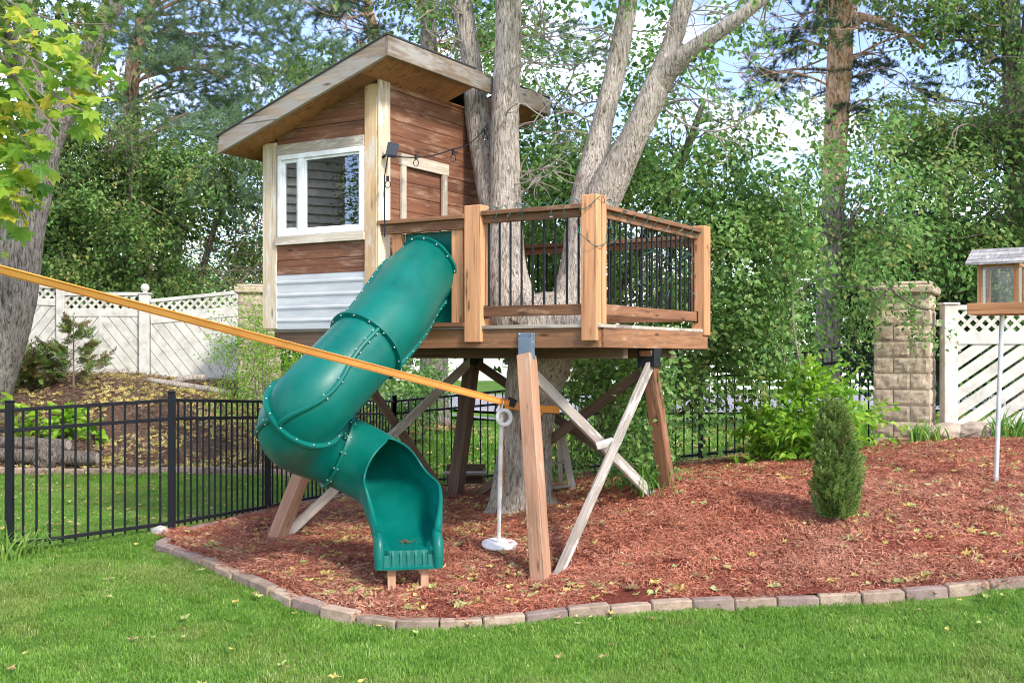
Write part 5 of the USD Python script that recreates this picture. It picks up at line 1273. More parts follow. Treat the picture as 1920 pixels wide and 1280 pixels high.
branches(PR, np.vstack([pr_t, pr_t2]), pp_[np.random.default_rng(1).choice(len(pp_), 44)], .035, B_pine, 35, 5, 'branches', .4, .007, 4, 1.1)

# blue-green pine on the left
PL = tree('pine_tree', 'blue-green pine with an orange stem rising behind the roof at the left', P(262, 640, 27))
pl_t = limb(PL, 'trunk', [(262, 660, 27, 34), (258, 400, 27, 30), (248, 140, 27, 26), (262, 60, 27, 24), (296, -20, 27, 20), (310, -140, 27, 18)], 70, 20, .012, B_pine, 41)
PLE = [(420, 90, 26, 150, 90, 2), (330, 200, 26, 120, 100, 2), (500, 170, 26.5, 90, 70, 1.6), (470, 300, 25, 80, 90, 1.4), (560, 110, 26.5, 70, 50, 1.2), (440, 380, 22.4, 55, 60, .8), (380, 250, 22.6, 90, 50, .8), (300, 90, 27, 110, 90, 2), (400, -60, 26, 230, 80, 2.2), (540, 240, 26, 60, 60, 1), (200, 200, 27, 90, 110, 1.6), (470, 470, 24, 50, 60, .8)]
pp_ = crown(PL, PLE, 2900, TW_pine, L_pine, 42, .36, .8, -.15, (1.0, 1.7), bough=(.75, .2), per=20)
branches(PL, pl_t, pp_[np.random.default_rng(2).choice(len(pp_), 50)], .04, B_pine, 43, 5, 'branches', .35, .008, 3, 1.2)

# pine behind the roof
PM = tree('pine_tree', 'sparse pine with two orange stems rising behind the treehouse roof', P(825, 640, 29))
pm_t = limb(PM, 'trunk', [(840, 660, 29, 34), (836, 300, 29, 32), (822, 190, 29, 28), (804, 60, 29, 22), (794, -80, 29, 18)], 60, 20, .012, B_pine, 45)
pm_t2 = limb(PM, 'trunk', [(740, 640, 30, 26), (722, 120, 30, 20), (692, 20, 30, 17), (684, -80, 30, 14)], 50, 16, .01, B_pine, 46)
PME = [(640, 40, 29, 70, 50, 1.3), (700, 20, 29, 80, 50, 1.3), (660, 110, 29, 50, 30, .8), (760, 60, 29, 60, 40, 1), (860, 60, 29, 70, 60, 1.2), (900, 170, 29, 50, 60, 1), (850, 200, 29, 50, 40, .8), (1000, 60, 29, 90, 60, 1.4), (1060, 130, 29, 60, 60, 1), (760, -60, 29, 250, 60, 2)]
pp_ = crown(PM, PME, 900, TW_pine, [L_pine, L_pined], 47, .40, .8, -.1, (1.1, 1.9), bough=(.7, .18), per=16)
branches(PM, np.vstack([pm_t, pm_t2]), pp_[np.random.default_rng(3).choice(len(pp_), 44)], .035, B_pine, 48, 5, 'branches', .35, .008, 4, 1.2)

# dense shrubby tree left of the treehouse
DS = tree('buckthorn_tree', 'dense dark green shrubby tree with bare inner twigs behind the white fence', P(250, 640, 23.5))
stems = [limb(DS, 'stem', [(x0, 660, 23.5, 16), (x0 + dx * .4, 520, 23.4, 13), (x0 + dx, 330, 23, 6)], 26, 10, .006, B_dark, 50 + i) for i, (x0, dx) in enumerate(((200, -60), (235, 10), (260, 80), (300, 60), (340, 90), (180, -90)))]
DSE = [(230, 420, 23, 140, 110, 1.7), (335, 350, 23, 140, 90, 1.7), (420, 470, 23, 70, 60, 1.1), (150, 330, 23.5, 110, 100, 1.5), (240, 270, 23.5, 120, 60, 1.5), (180, 540, 23, 130, 45, 1.1), (330, 540, 22.6, 120, 40, 1), (90, 420, 23.5, 60, 120, 1.2), (420, 330, 23.5, 50, 60, 1.0)]
pp_ = crown(DS, DSE, 1700, TW_dense, [L_dense, L_dense, L_apple, L_dense], 53, .42, .9, .5, (.9, 1.5), .5, bough=(.6, .26), per=18)
branches(DS, np.vstack(stems), np.vstack([pp_[np.random.default_rng(6).choice(len(pp_), 60)], [P(x, y, 22.6) for x, y in ((480, 430), (485, 470), (450, 500), (490, 520), (470, 545), (430, 530), (495, 410))]]), .02, B_twig, 54, 4, 'branches', .5, .007, 6, 1.0)

# broadleaf on the right edge
BR_ = tree('linden_tree', 'broad-leaved tree with a dark trunk at the right edge behind the feeder', P(1905, 700, 19))
br_t = limb(BR_, 'trunk', [(1912, 760, 19, 46), (1908, 560, 19, 42), (1904, 350, 19, 38), (1898, 150, 19, 34), (1894, 0, 19, 32), (1890, -130, 19, 28)], 60, 24, .010, B_dark, 61)
limb(BR_, 'limb', [(1902, 260, 19, 22), (1918, 120, 18.8, 20), (1935, -40, 18.7, 16)], 30, 14, .006, B_dark, 62)
BRE = [(1790, 40, 18.8, 130, 60, 1.3), (1850, 250, 18.7, 110, 120, 1.3), (1770, 350, 18.7, 120, 90, 1.2), (1900, 420, 18.6, 90, 80, 1.1), (1720, 230, 19, 80, 80, 1), (1980, 200, 18.6, 120, 200, 1.4), (1860, 520, 18.4, 110, 50, .9), (1690, 420, 19, 90, 90, 1), (1820, -70, 18.8, 200, 60, 1.4)]
pp_ = crown(BR_, BRE, 1000, TW_dense, [L_dense, L_apple, L_dense], 63, .44, 1.0, .5, (.9, 1.5), .45, bough=(.6, .22), per=16)
branches(BR_, br_t, pp_[np.random.default_rng(7).choice(len(pp_), 46)], .03, B_twig, 64, 5, 'branches', .5, .006, 6, 1.0)

# dark conifer behind the white fence on the right
DC = tree('hemlock_tree', 'very dark green conifer filling the gap behind the right white fence', P(1770, 720, 22.5))
dc_t = limb(DC, 'trunk', [(1770, 760, 22.5, 30), (1772, 500, 22.5, 26), (1775, 250, 22.5, 14)], 30, 14, .008, B_dark, 66)
pp_ = crown(DC, [(1740, 480, 22.5, 130, 120, 1.5), (1850, 520, 22.5, 110, 110, 1.4), (1650, 490, 22.8, 70, 90, 1.2), (1780, 620, 22.2, 150, 50, 1), (1950, 600, 22, 100, 120, 1.2)], 1300, TW_spruce + TW_dense, L_shade, 67, .34, .8, .3, (1.2, 2.0), .5, bough=(.8, .16), per=16)
branches(DC, dc_t, pp_[np.random.default_rng(7).choice(len(pp_), 30)], .02, B_dark, 68, 4, 'branches', .3, .007, 2, .8)

# big trunk behind the rear fence
BT = tree('ash_tree', 'thick grey trunk standing beyond the rear fence, seen under the deck', P(815, 803, 22))
bt_t = limb(BT, 'trunk', [(816, 822, 22, 74), (816, 795, 22, 60), (814, 740, 22, 52), (814, 650, 22, 50), (818, 480, 22, 44), (812, 250, 22, 36), (800, -60, 22, 22)], 70, 30, .014, B_maple, 71)
pp_ = crown(BT, [(760, 200, 22, 130, 150, 1.8), (860, 60, 22, 110, 110, 1.5), (960, 320, 22.5, 90, 160, 1.3), (1020, 420, 22, 100, 130, 1.2)], 420, TW_dense, L_dense, 72, .42, .9, .5, (1.0, 1.6), bough=(.6, .25), per=16)
branches(BT, bt_t, pp_[np.random.default_rng(9).choice(len(pp_), 30)], .03, B_twig, 73, 4, 'branches', .4, .007, 4, 1.0)

# maple on the left with big leaves close to the lens
MP = tree('maple_tree', 'large maple with yellow-green leaves hanging in at the upper left', P(-10, 720, 18))
mp_t = limb(MP, 'trunk', [(-70, 800, 18, 150), (-30, 700, 18, 112), (18, 560, 18, 92), (42, 430, 18, 78), (62, 330, 18, 74), (86, 262, 18, 62), (112, 226, 18, 44), (150, 150, 17.9, 38), (176, 82, 17.8, 36), (206, 20, 17.7, 34), (240, -90, 17.6, 30)], 110, 40, .02, B_maple, 81)
limb(MP, 'limb', [(66, 330, 18, 56), (66, 250, 18.1, 52), (60, 170, 18.2, 48), (50, 60, 18.3, 44), (40, -80, 18.4, 40)], 50, 30, .014, B_maple, 82)
limb(MP, 'limb', [(30, 150, 18.2, 30), (10, 60, 17, 26), (-60, -60, 14, 26), (-120, -120, 10, 24), (-100, -60, 8.2, 22)], 40, 14, .006, B_maple, 83)
mt = []
for pts_ in ([(-100, -60, 8.2), (-20, 60, 7.6), (60, 110, 7.2), (130, 150, 7.0)], [(-100, -60, 8.2), (-40, 150, 7.8), (20, 230, 7.4), (70, 300, 7.2)], [(-100, -60, 8.2), (-60, 200, 8), (0, 330, 7.6), (50, 410, 7.4)], [(-100, -60, 8.2), (30, 10, 7.9), (110, 40, 7.7), (200, 45, 7.6)], [(60, 110, 7.2), (120, 190, 7.1), (195, 215, 7.0)], [(-20, 60, 7.6), (40, 160, 7.2), (110, 250, 7.0)]):
    q = np.array([P(*x) for x in pts_]); mt.append((spl(q, 16), np.linspace(.014, .004, 16)))
put(MP, 'twigs', join([tube(a, b, 6) for a, b in mt]), B_twig)
mlv, mlf = maple_mesh(.15)
LFM = [L_maple]
cr = sub(MP, 'crown')
rm = np.random.default_rng(17)
ML = [(20, 150, 7.4, 70, 130, .4), (80, 70, 7.5, 90, 60, .4), (140, 180, 7.2, 80, 60, .35), (190, 205, 7.1, 40, 40, .25), (160, 130, 7.2, 70, 50, .3), (30, 330, 7.5, 45, 90, .35), (10, 260, 7.6, 50, 150, .4), (70, 260, 7.3, 70, 60, .3), (40, 380, 7.5, 45, 50, .25)]
lp, lo = in_ellipsoids(ML, 292, 18, .25, 2.0, .5)
ld = lo * .4 + rm.normal(0, .55, lo.shape) + [.25, -.25, -.75]
LM = rot_x(ld, rm.uniform(-.5, .5, len(lp)))
for k in range(len(lp)):
    s_ = rm.uniform(.8, 1.3); vv_ = mlv.copy(); vv_[:, 2] += rm.normal(0, .012) + .5 * rm.normal(0, .5) * vv_[:, 0] ** 2 / .15 + rm.normal(0, .6) * vv_[:, 1] ** 2
    put(cr, 'leaf', ((vv_ * s_) @ LM[k].T + lp[k], mlf), L_maple, tone=np.full(len(mlv), rm.beta(1.8, 2.0)))
crown(MP, [(150, 10, 15, 110, 40, 1.0), (60, -30, 14, 130, 60, 1.2), (210, 40, 15.5, 70, 35, .6), (20, 60, 16, 60, 60, .8), (-60, 250, 15, 50, 200, 1)], 150, TW_maple, L_dense, 84, .3, 1.0, .8, (.8, 1.2), name='upper_foliage')

# shrubs ------------------------------------------------------------
def shrub(name, label, base, ells, n, protos, m, seed, cat='shrub', stems=8, droop=0, size=(.7, 1.2), thr=.3, stemr=.01, ns=1.5, bm=B_twig):
    s_ = thing(name, label, cat, base)
    p = crown(s_, ells, n, protos, m, seed, thr, ns, droop, size, .5, 'foliage')
    r = np.random.default_rng(seed); k = r.choice(len(p), min(stems, len(p)))
    branches(s_, np.array([base]), p[k], stemr, bm, seed + 1, 5, 'stems', .3, .003, 2, .25)
    return s_
shrub('lime_shrub', 'chartreuse leafy shrub against the black fence beside the stone pillar', foot(1510, 12.7), [(1500, 800, 12.3, 85, 60, .45), (1525, 745, 12.4, 50, 40, .3), (1465, 825, 12.2, 50, 40, .3), (1610, 800, 12.9, 22, 45, .2), (1540, 850, 12.2, 50, 20, .3), (1455, 800, 12.3, 25, 30, .2)], 210, TW_lime, L_lime, 91, stems=30, droop=-.2, size=(.6, 1.0))
shrub('honeysuckle_shrub', 'thin yellow-green shrub in front of the left stone pillar', foot(480, 16.6), [(480, 620, 16.6, 50, 60, .5), (455, 690, 16.6, 45, 60, .5), (530, 700, 16.6, 50, 60, .5), (500, 580, 16.6, 25, 30, .3)], 170, TW_fine, L_lime, 93, stems=26, droop=.1, size=(.9, 1.4))
shrub('leafy_bush', 'green leafy bush beside the thick trunk beyond the rear fence', foot(755, 18.5), [(760, 720, 18.5, 60, 50, .6), (735, 760, 18.5, 40, 40, .5), (800, 690, 18.5, 40, 30, .4)], 100, TW_dense, L_apple, 95, stems=14)
shrub('hosta', 'pale yellow-green hosta on the bank behind the logs', foot(115, 17.6), [(95, 800, 17.6, 45, 22, .3), (140, 815, 17.4, 30, 15, .25)], 34, [cluster(leaf_mesh(.2, .12), 9, .3, 97)], L_lime, 97, 'plant', stems=6)
shrub('juniper', 'low reddish-green juniper at the foot of the maple on the bank', foot(20, 19.3), [(20, 680, 19.2, 55, 20, .5), (70, 690, 19.2, 40, 18, .4)], 220, TW_thuja, [L_rust, L_thuja], 98, stems=8, size=(1.5, 2.4), ns=.5)
sc_ = foot(138, 19.2)
SC = thing('young_conifer', 'small open young conifer growing on the bank before the white fence', 'conifer', sc_)
sct = np.array([sc_ + [0, 0, z] for z in np.linspace(0, 1.25, 16)]); put(SC, 'trunk', tube(sct, np.linspace(.02, .005, 16), 6), B_twig)
rr3 = np.random.default_rng(99); pp_, dd_ = [], []; bt_ = []
for k in range(30):
    z = rr3.uniform(.08, 1.15); L = (1.25 - z) * .62 * rr3.uniform(.6, 1.1) + .08; a_ = rr3.uniform(0, 6.28); d_ = np.array([math.cos(a_), math.sin(a_), .35])
    e_ = sc_ + [0, 0, z] + d_ * L; bt_.append(tube([sc_ + [0, 0, z], e_], [.006, .003], 4))
    for q in np.linspace(.25, 1, 7): pp_.append(sc_ + [0, 0, z] + d_ * L * q); dd_.append(d_ + rr3.normal(0, .45, 3))
put(SC, 'branches', join(bt_), B_twig)
instancer(SC, 'foliage', [(x, m) for m in (L_thuja, L_thuja, L_rust) for x in TW_thuja], np.array(pp_), rot_x(np.array(dd_), rr3.uniform(-1.5, 1.5, len(pp_))), rr3.uniform(.9, 1.6, len(pp_)))
# arborvitae
ab = foot(1569, 9.3, .0)
AB = thing('arborvitae', 'small dense upright arborvitae standing in the red mulch', 'conifer', ab)
put(AB, 'trunk', tube([ab - [0, 0, .05], ab + [0, 0, .5], ab + [.0, 0, .9]], [.025, .018, .004], 8), B_twig)
ra3 = np.random.default_rng(101); n_ = 1500; hgt = .88
zz3 = ra3.uniform(0, 1, n_) ** .85; 
prof_ = np.interp(zz3, [0, .06, .2, .4, .6, .8, .93, 1], [.065, .108, .132, .134, .12, .09, .05, .010])
an3 = ra3.uniform(0, 2 * np.pi, n_); lob = 1 + .20 * np.sin(an3 * 3 + zz3 * 5) + .14 * np.sin(an3 * 7 - zz3 * 13) + .12 * np.sin(zz3 * 31 + an3 * 2)
rad3 = prof_ * lob * ra3.uniform(.55, 1.0, n_)
pos3 = ab + np.stack([rad3 * np.cos(an3) - .02 * zz3, rad3 * np.sin(an3), zz3 * hgt], -1)
dir3 = np.stack([np.cos(an3) * .55, np.sin(an3) * .55, np.full(n_, 1.0)], -1) + ra3.normal(0, .28, (n_, 3))
sh3 = ra3.choice(n_, 150); pos3 = np.vstack([pos3, pos3[sh3] + (pos3[sh3] - ab) * [.16, .16, .03]]); dir3 = np.vstack([dir3, dir3[sh3] + [0, 0, .5]])
ix3 = np.where(ra3.uniform(0, 1, len(pos3)) < .045, 3 + ra3.integers(0, 3, len(pos3)), ra3.integers(0, 3, len(pos3)))
instancer(AB, 'foliage', [(x, m) for m in (L_thuja, L_rust) for x in TW_thuja], pos3, rot_x(dir3, ra3.uniform(-3, 3, len(pos3)), (0.3, .2, .1)), np.r_[ra3.uniform(.55, .95, n_), ra3.uniform(.8, 1.15, 150)], idx=ix3)
# clumps of strap leaves
def strap_clump(name, label, base, n, L, seed, lean=.6, w=.012, m=L_blade, spread=.1):
    r = np.random.default_rng(seed); vs, fs, ts, k = [], [], [], 0
    for i in range(n):
        a_ = r.uniform(0, 6.28); d_ = np.array([math.cos(a_), math.sin(a_), 0]); l_ = L * r.uniform(.6, 1.1); le = lean * r.uniform(.5, 1.3)
        s_ = np.linspace(0, 1, 6)[:, None]; p = base + r.normal(0, spread, 3) * [1, 1, 0] + d_ * l_ * le * s_ ** 1.6 + ZZ * (l_ * (s_ - .62 * le * s_ ** 2.4))
        sd_ = np.cross(d_, ZZ) * w * (1 - s_ ** 2) ; q = np.concatenate([p - sd_, p + sd_], 1).reshape(-1, 3)
        f = [[2 * j, 2 * j + 1, 2 * j + 3] for j in range(5)] + [[2 * j, 2 * j + 3, 2 * j + 2] for j in range(5)]
        vs.append(q); fs.append(np.array(f) + k); k += 12; ts.append(np.full(12, r.uniform(0, 1)))
    t_ = thing(name, label, 'plant', base); put(t_, 'blades', (np.vstack(vs), np.vstack(fs)), m, kind='stuff', tone=np.concatenate(ts))
strap_clump('daylily', 'clump of bright daylily leaves in front of the stone pillar', foot(1730, 13.4, 0), 70, .36, 111)
strap_clump('daylily', 'clump of bright daylily leaves at the foot of the right white fence', foot(1905, 13.2, 0), 90, .42, 112, spread=.16)
strap_clump('daylily', 'arching grassy clump around the nearest fence post at the left', foot(25, 9.8, 0), 90, .42, 113, .8, .009, spread=.13)
strap_clump('grass_tuft', 'thin grassy tuft at the foot of the right treehouse leg', foot(1222, 10.25, 0), 60, .42, 114, .6, .006, spread=.1)
# far woods
rw = np.random.default_rng(120); wp, wo = [], []
for k in range(110):
    x = rw.uniform(-62, 66); y = rw.uniform(84, 110); z0 = float(G(x, y)); hh3 = rw.uniform(8, 16); rad = rw.uniform(3, 5)
    m_ = 60; u = rw.normal(0, 1, (m_, 3)); u /= np.linalg.norm(u, axis=1, keepdims=True)
    wp.append(np.array([x, y, z0 + hh3 * .5]) + u * [rad, rad, hh3 * .5] * rw.uniform(.5, 1, (m_, 1))); wo.append(u)
wp, wo = np.vstack(wp), np.vstack(wo); k = wp[:, 2] > .4; wp, wo = wp[k], wo[k]
instancer('/World', 'distant_woods', [(x, m) for m in (L_dense, L_shade) for x in TW_big], wp, rot_x(wo + rw.normal(0, .5, wo.shape), None), rw.uniform(1.8, 3.2, len(wp)), label='dark mass of trees beyond the road', cat='woods')

en = np.array([-12.3, 5.75, float(G(-12.3, 5.75))])
EV = thing('evergreen', "dark columnar evergreen at the corner of the neighbour's house", 'conifer', en)
put(EV, 'trunk', tube([en, en + [0, 0, 5.5]], [.08, .02], 8), B_dark)
re_ = np.random.default_rng(201); n_ = 420; zz4 = re_.uniform(.02, 1, n_); an4 = re_.uniform(0, 6.28, n_); rd4 = .5 * (1 - zz4 ** 2.5) * re_.uniform(.4, 1.1, n_) + .08
dd4 = np.stack([np.cos(an4), np.sin(an4), np.full(n_, .5)], -1)
instancer(EV, 'foliage', [(x, L_dense) for x in TW_dense], en + np.stack([rd4 * np.cos(an4), rd4 * np.sin(an4), zz4 * 6], -1), rot_x(dd4, None), re_.uniform(.7, 1.1, n_))
# ------------------------------------------------------------------ ground cover
def ground_M(x, y, yaw, tilt=None):
    n = Gn(x, y); 
    if tilt is not None: n = n + tilt; n /= np.linalg.norm(n, axis=1, keepdims=True)
    a = np.stack([np.cos(yaw), np.sin(yaw), 0 * yaw], -1); yv = np.cross(n, a); yv /= np.linalg.norm(yv, axis=1, keepdims=True); xv = np.cross(yv, n)
    return np.stack([xv, yv, n], -1)
def grass_patch(seed, size=.26, n=380, hgt=.040, w=.0024):
    r = np.random.default_rng(seed); b = np.c_[r.uniform(-size / 2, size / 2, (n, 2)), np.zeros(n)]
    a_ = r.uniform(0, 6.28, n); l_ = hgt * r.uniform(.55, 1.25, n); le = r.uniform(.15, .9, n); d_ = np.stack([np.cos(a_), np.sin(a_), 0 * a_], -1); sd_ = np.stack([-d_[:, 1], d_[:, 0], 0 * a_], -1) * w
    m1 = b + d_ * (l_ * le * .35)[:, None] + ZZ * (l_ * .6)[:, None]; t1 = b + d_ * (l_ * le)[:, None] + ZZ * (l_ * (1 - .3 * le))[:, None]
    v = np.stack([b - sd_, b + sd_, m1 + sd_ * .8, m1 - sd_ * .8, t1], 1).reshape(-1, 3); k = np.arange(n)[:, None] * 5
    f = np.concatenate([k + [0, 1, 2], k + [0, 2, 3], k + [3, 2, 4]], 0)
    return v, f, np.repeat(np.clip(r.beta(2, 2.4, n), 0, 1), 5)
rg = np.random.default_rng(131)
lawn_poly = Polygon([(-4.6, 5.6)] + [tuple(p) for p in [XY(-120, 0, 9.6), XY(20, 0, 16.2), XY(480, 0, 16.2)]] + [XY(600, 0, 15.9), XY(300, 0, 10.5)] + [tuple(p + np.array([0, -.02])) for p in front_path] + [(4.6, 5.6)]).buffer(0).difference(mulch_poly.buffer(.03))
def scatter(poly, dens, r):
    x0, y0, x1, y1 = poly.bounds; n = int((x1 - x0) * (y1 - y0) * dens); p = np.c_[r.uniform(x0, x1, n), r.uniform(y0, y1, n)]
    return p[contains_xy(poly, p[:, 0], p[:, 1])]
gp_ = scatter(lawn_poly, 62, rg)
gz_ = G(gp_[:, 0], gp_[:, 1])
sc3 = rg.uniform(.8, 1.15, len(gp_)) * (1 + .5 * (meshkit.fbm(np.c_[gp_ * .9, gp_[:, :1] * 0], 3, 6) - .5))
gq_ = meshkit.fbm(np.c_[gp_ * 1.1, gp_[:, :1] * 0], 4, 21) + rg.normal(0, .07, len(gp_))
gix = np.where(gq_ > .575, 4, 0) + rg.integers(0, 4, len(gp_))
instancer('/World', 'grass', [(grass_patch(140 + k), m) for m in (L_grass, L_grass2) for k in range(4)], np.c_[gp_, gz_ - .004], ground_M(gp_[:, 0], gp_[:, 1], rg.uniform(0, 6.28, len(gp_)), rg.normal(0, .06, (len(gp_), 3)) * [1, 1, 0]), sc3, idx=gix, label='short green lawn grass in front of the mulch bed and behind the fence', cat='grass')
def far_patch(seed): return grass_patch(seed, .5, 260, .06, .006)
fp = scatter(Polygon([(-9, 17.5), (6, 16.5), (12, 15), (26, 32), (-22, 32)]).difference(slope_poly), 5, rg)
instancer('/World', 'rough_grass', [(far_patch(150 + k), L_grass) for k in range(2)], np.c_[fp, G(fp[:, 0], fp[:, 1])], ground_M(fp[:, 0], fp[:, 1], rg.uniform(0, 6.28, len(fp))), rg.uniform(.8, 1.5, len(fp)), label='rough grass between the rear fence and the road', cat='grass')
def shreds(seed, size=.30, n=230):
    r = np.random.default_rng(seed); c_ = np.c_[r.uniform(-size / 2, size / 2, (n, 2)), r.uniform(-.006, .016, n)]
    a_ = r.uniform(0, 6.28, n); l_ = r.uniform(.018, .062, n); w_ = r.uniform(.0022, .0062, n); bigc = r.uniform(0, 1, n) < .05; w_[bigc] *= 2.2; l_[bigc] *= 1.25; el = r.normal(0, .28, n)
    d_ = np.stack([np.cos(a_) * np.cos(el), np.sin(a_) * np.cos(el), np.sin(el)], -1) * l_[:, None] / 2; sd_ = np.stack([-np.sin(a_), np.cos(a_), r.normal(0, .4, n)], -1) * w_[:, None] / 2; bow = np.c_[np.zeros((n, 2)), r.uniform(0, .008, n)]
    v = np.stack([c_ - d_ - sd_ * .5, c_ - d_ + sd_ * .5, c_ + sd_ + bow, c_ - sd_ + bow, c_ + d_], 1).reshape(-1, 3); k = np.arange(n)[:, None] * 5
    f = np.concatenate([k + [0, 2, 1], k + [0, 3, 2], k + [3, 4, 2]], 0)
    return v, f, np.repeat(r.beta(2.2, 2.2, n), 5)
mp_ = scatter(mulch_in, 62, rg)
mp_ = mp_[(mp_[:, 1] < 13.2)]
mq_ = meshkit.fbm(np.c_[mp_ * .8, mp_[:, :1] * 0], 4, 31) + rg.normal(0, .08, len(mp_))
mix_ = np.where(mq_ > .57, 5, 0) + rg.integers(0, 5, len(mp_))
instancer('/World', 'mulch_shreds', [(shreds(160 + k), m) for m in (L_mulch, L_mulch2) for k in range(5)], np.c_[mp_, G(mp_[:, 0], mp_[:, 1]) + .060 + .0], ground_M(mp_[:, 0], mp_[:, 1], rg.uniform(0, 6.28, len(mp_)), rg.normal(0, .10, (len(mp_), 3)) * [1, 1, 0]), rg.uniform(.8, 1.25, len(mp_)), idx=mix_, label='loose shreds of red bark mulch covering the bed', cat='mulch')
sp3 = scatter(slope_poly, 26, rg)
instancer('/World', 'bank_litter', [(shreds(170 + k, .42, 170), L_soil) for k in range(3)], np.c_[sp3, G(sp3[:, 0], sp3[:, 1]) + .02], ground_M(sp3[:, 0], sp3[:, 1], rg.uniform(0, 6.28, len(sp3)), rg.normal(0, .12, (len(sp3), 3)) * [1, 1, 0]), rg.uniform(1.2, 1.9, len(sp3)), label='brown bark and twig litter on the bank behind the fence', cat='litter')
# fallen leaves
def curled(base, curl, seed):
    r = np.random.default_rng(seed); v = base[0].copy(); v[:, 0] -= v[:, 0].mean(); L = np.ptp(v[:, 0])
    v[:, 2] = curl * (v[:, 0] ** 2 * r.uniform(.3, 1) + v[:, 1] ** 2 * r.uniform(.6, 2)) / L + r.normal(0, .008, len(v)) * L / .12; v[:, 2] -= np.percentile(v[:, 2], 25)
    return v, base[1], np.full(len(v), .5)
FLV = []
for k, (m, b) in enumerate(((L_fallY, maple_mesh(.12)), (L_fallG, maple_mesh(.13)), (L_fallT, maple_mesh(.11)), (L_fallY, leaf_mesh(.085, .05)), (L_fallT, leaf_mesh(.08, .045)), (L_fallG, leaf_mesh(.09, .052)), (L_fallY, maple_mesh(.10)), (L_fallT, maple_mesh(.13)))):
    FLV.append((curled(b, [.5, .35, .9, .6, .9, .5, .7, 1.1][k], 180 + k), m))
def leaf_field(r, pts, off): 
    return np.c_[pts, G(pts[:, 0], pts[:, 1]) + off], ground_M(pts[:, 0], pts[:, 1], r.uniform(0, 6.28, len(pts)), r.normal(0, .15, (len(pts), 3)) * [1, 1, 0])
rl_ = np.random.default_rng(191)
def clumpy(poly, dens, r, thr, ns=1.6, seed=1):
    p = scatter(poly, dens, r); q = meshkit.fbm(np.c_[p * ns, p[:, :1] * 0], 3, seed); return p[q > thr + r.normal(0, .06, len(p))]
a_ = clumpy(mulch_in, 55, rl_, .49, 1.5, 3)
# denser drifts: near the front edging, round the trunk, along the left and rear
drift = [(XY(860, 1140, 8.25), .9, .22, 70), (XY(470, 1030, 10.0), .8, .5, 110), (XY(960, 960, 11.2), .9, .6, 130), (XY(560, 985, 11.0), 1.3, .8, 150), (XY(1380, 890, 13.4), 1.6, .7, 520), (XY(850, 930, 12.6), 1.2, .7, 260), (XY(1120, 905, 11.7), 1.0, .5, 150), (XY(600, 1120, 8.7), .7, .2, 50), (XY(1120, 1115, 8.5), 1.1, .3, 45), (XY(1600, 905, 11.5), 1.0, .8, 60)]
b_ = np.vstack([c_ + rl_.normal(0, 1, (n, 2)) * [sx, sy] for c_, sx, sy, n in drift]); b_ = b_[contains_xy(mulch_in.buffer(-.05), b_[:, 0], b_[:, 1])]
allm = np.vstack([a_, b_]); allm = allm[rl_.permutation(len(allm))]
pos_, MM_ = leaf_field(rl_, allm, .075)
near = np.argsort(allm[:, 1] + rl_.normal(0, .5, len(allm)))
big = near[:260]; rest = near[260:]
cls = np.array([.2, .18, .2, .12, .12, .06, .08, .04]); cls = cls / cls.sum()
UsdGeom.Scope.Define(stage, '/World/Looks')
marks = [('the left leg', L1f), ('the front leg', L4f), ('the slide lip', np.array([mid[0], mid[1], 0])), ('the disc swing', P(937, 1020, dS)), ('the arborvitae', ab), ('the feeder pole', fb), ('the tree trunk', foot(978, 11.2)),
         ('the pale brace', foot(1037, 8.8)), ('the edging by the slide', EDGE[8]), ('the left edging corner', EDGE[2]), ('the right leg', L3f), ('the arborvitae edging', EDGE[15]), ('the front edging', EDGE[12])]
seen, small = set(), []
for k, i in enumerate(big):
    j = int(rl_.choice(8, p=cls)); (v, f, t), m = FLV[j]
    kind_ = ['yellow', 'pale green', 'tan curled', 'yellow', 'tan curled', 'pale green', 'yellow', 'tan curled'][j]; shp = 'maple' if j in (0, 1, 2, 6, 7) else 'oval'
    dist = [np.hypot(*(allm[i] - m_[1][:2])) for m_ in marks]; b_ = int(np.argmin(dist)); dx, dy = allm[i] - marks[b_][1][:2]
    side = ('left of' if dx < 0 else 'right of') if abs(dx) > abs(dy) else ('behind' if dy > 0 else 'in front of')
    lab = f'{kind_} {shp} leaf on the mulch just {side} {marks[b_][0]}'
    if lab in seen or dist[b_] > .9: small.append(i); continue
    seen.add(lab)
    single('fallen_leaf', ((v * rl_.uniform(.6, 1.0)) @ MM_[i].T + pos_[i], f), m, lab, 'leaf', group='fallen leaves on the mulch', tone=np.full(len(v), rl_.uniform(0, 1)))
rest = np.r_[rest, np.array(small, int)]
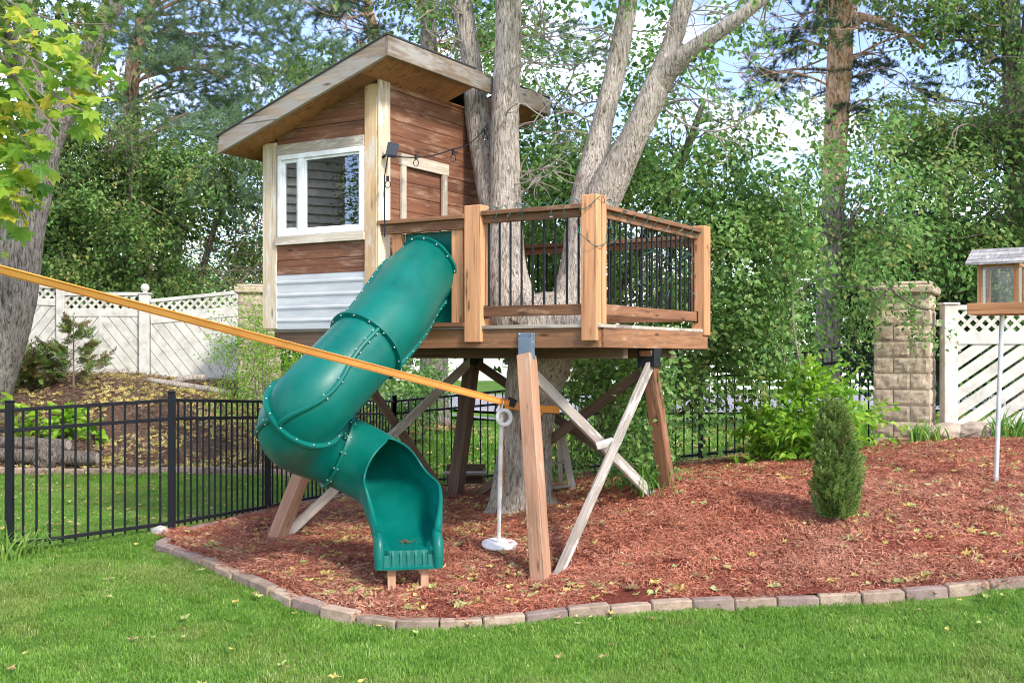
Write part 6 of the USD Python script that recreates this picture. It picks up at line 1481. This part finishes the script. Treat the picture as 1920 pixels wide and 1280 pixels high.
instancer('/World', 'leaf_litter', FLV, pos_[rest], MM_[rest], rl_.uniform(.4, .85, len(rest)), idx=rl_.choice(8, len(rest), p=cls), label='scattered small yellow and tan fallen leaves over the red mulch', cat='leaf litter')
s_ = clumpy(slope_poly, 150, rl_, .40, 1.1, 5)
pos_, MM_ = leaf_field(rl_, s_, .045)
instancer('/World', 'bank_leaves', FLV, pos_, MM_, rl_.uniform(.7, 1.3, len(s_)), idx=rl_.choice(8, len(s_), p=[.36, .08, .12, .18, .08, .04, .12, .02]), label='thick carpet of yellow fallen leaves on the bank behind the fence', cat='leaf litter')
lf = np.vstack([clumpy(lawn_poly, 11, rl_, .50, 1.3, 8), scatter(lawn_poly.intersection(sbox(-9, 10, 1, 17)), 16, rl_), scatter(Polygon([tuple(p + np.array([0, -.28])) for p in front_path] + [tuple(p + np.array([0, -.02])) for p in front_path[::-1]]).buffer(0), 14, rl_)])
pos_, MM_ = leaf_field(rl_, lf, .05)
instancer('/World', 'lawn_leaves', FLV, pos_, MM_, rl_.uniform(.25, .65, len(lf)), idx=rl_.choice(8, len(lf), p=[.1, .14, .12, .2, .18, .2, .04, .02]), label='thin scatter of pale fallen leaves on the lawn', cat='leaf litter')
bp_ = scatter(Polygon([(-2.2, 17), (5, 15), (9, 16), (9, 22), (-2, 22)]), 9, rl_)
pos_, MM_ = leaf_field(rl_, bp_, .05)
instancer('/World', 'fence_leaves', FLV, pos_, MM_, rl_.uniform(.7, 1.2, len(bp_)), idx=rl_.choice(8, len(bp_), p=[.3, .1, .14, .2, .1, .06, .08, .02]), label='yellow fallen leaves on the grass beyond the rear fence', cat='leaf litter')
# crumbs caught in the chute
ci = int(rows * .80)
cq = [PI_[ci + int(rl_.integers(-1, 2)), int(ncol * x)] + [0, 0, .012] for x in rl_.uniform(.42, .58, 14)]
put(SLD, 'leaf_debris', join([((FLV[2][0][0] * rl_.uniform(.15, .3)) @ R.random(random_state=int(k)).as_matrix().T + c_, FLV[2][0][1]) for k, c_ in enumerate(cq)]), L_fallT, kind='stuff')
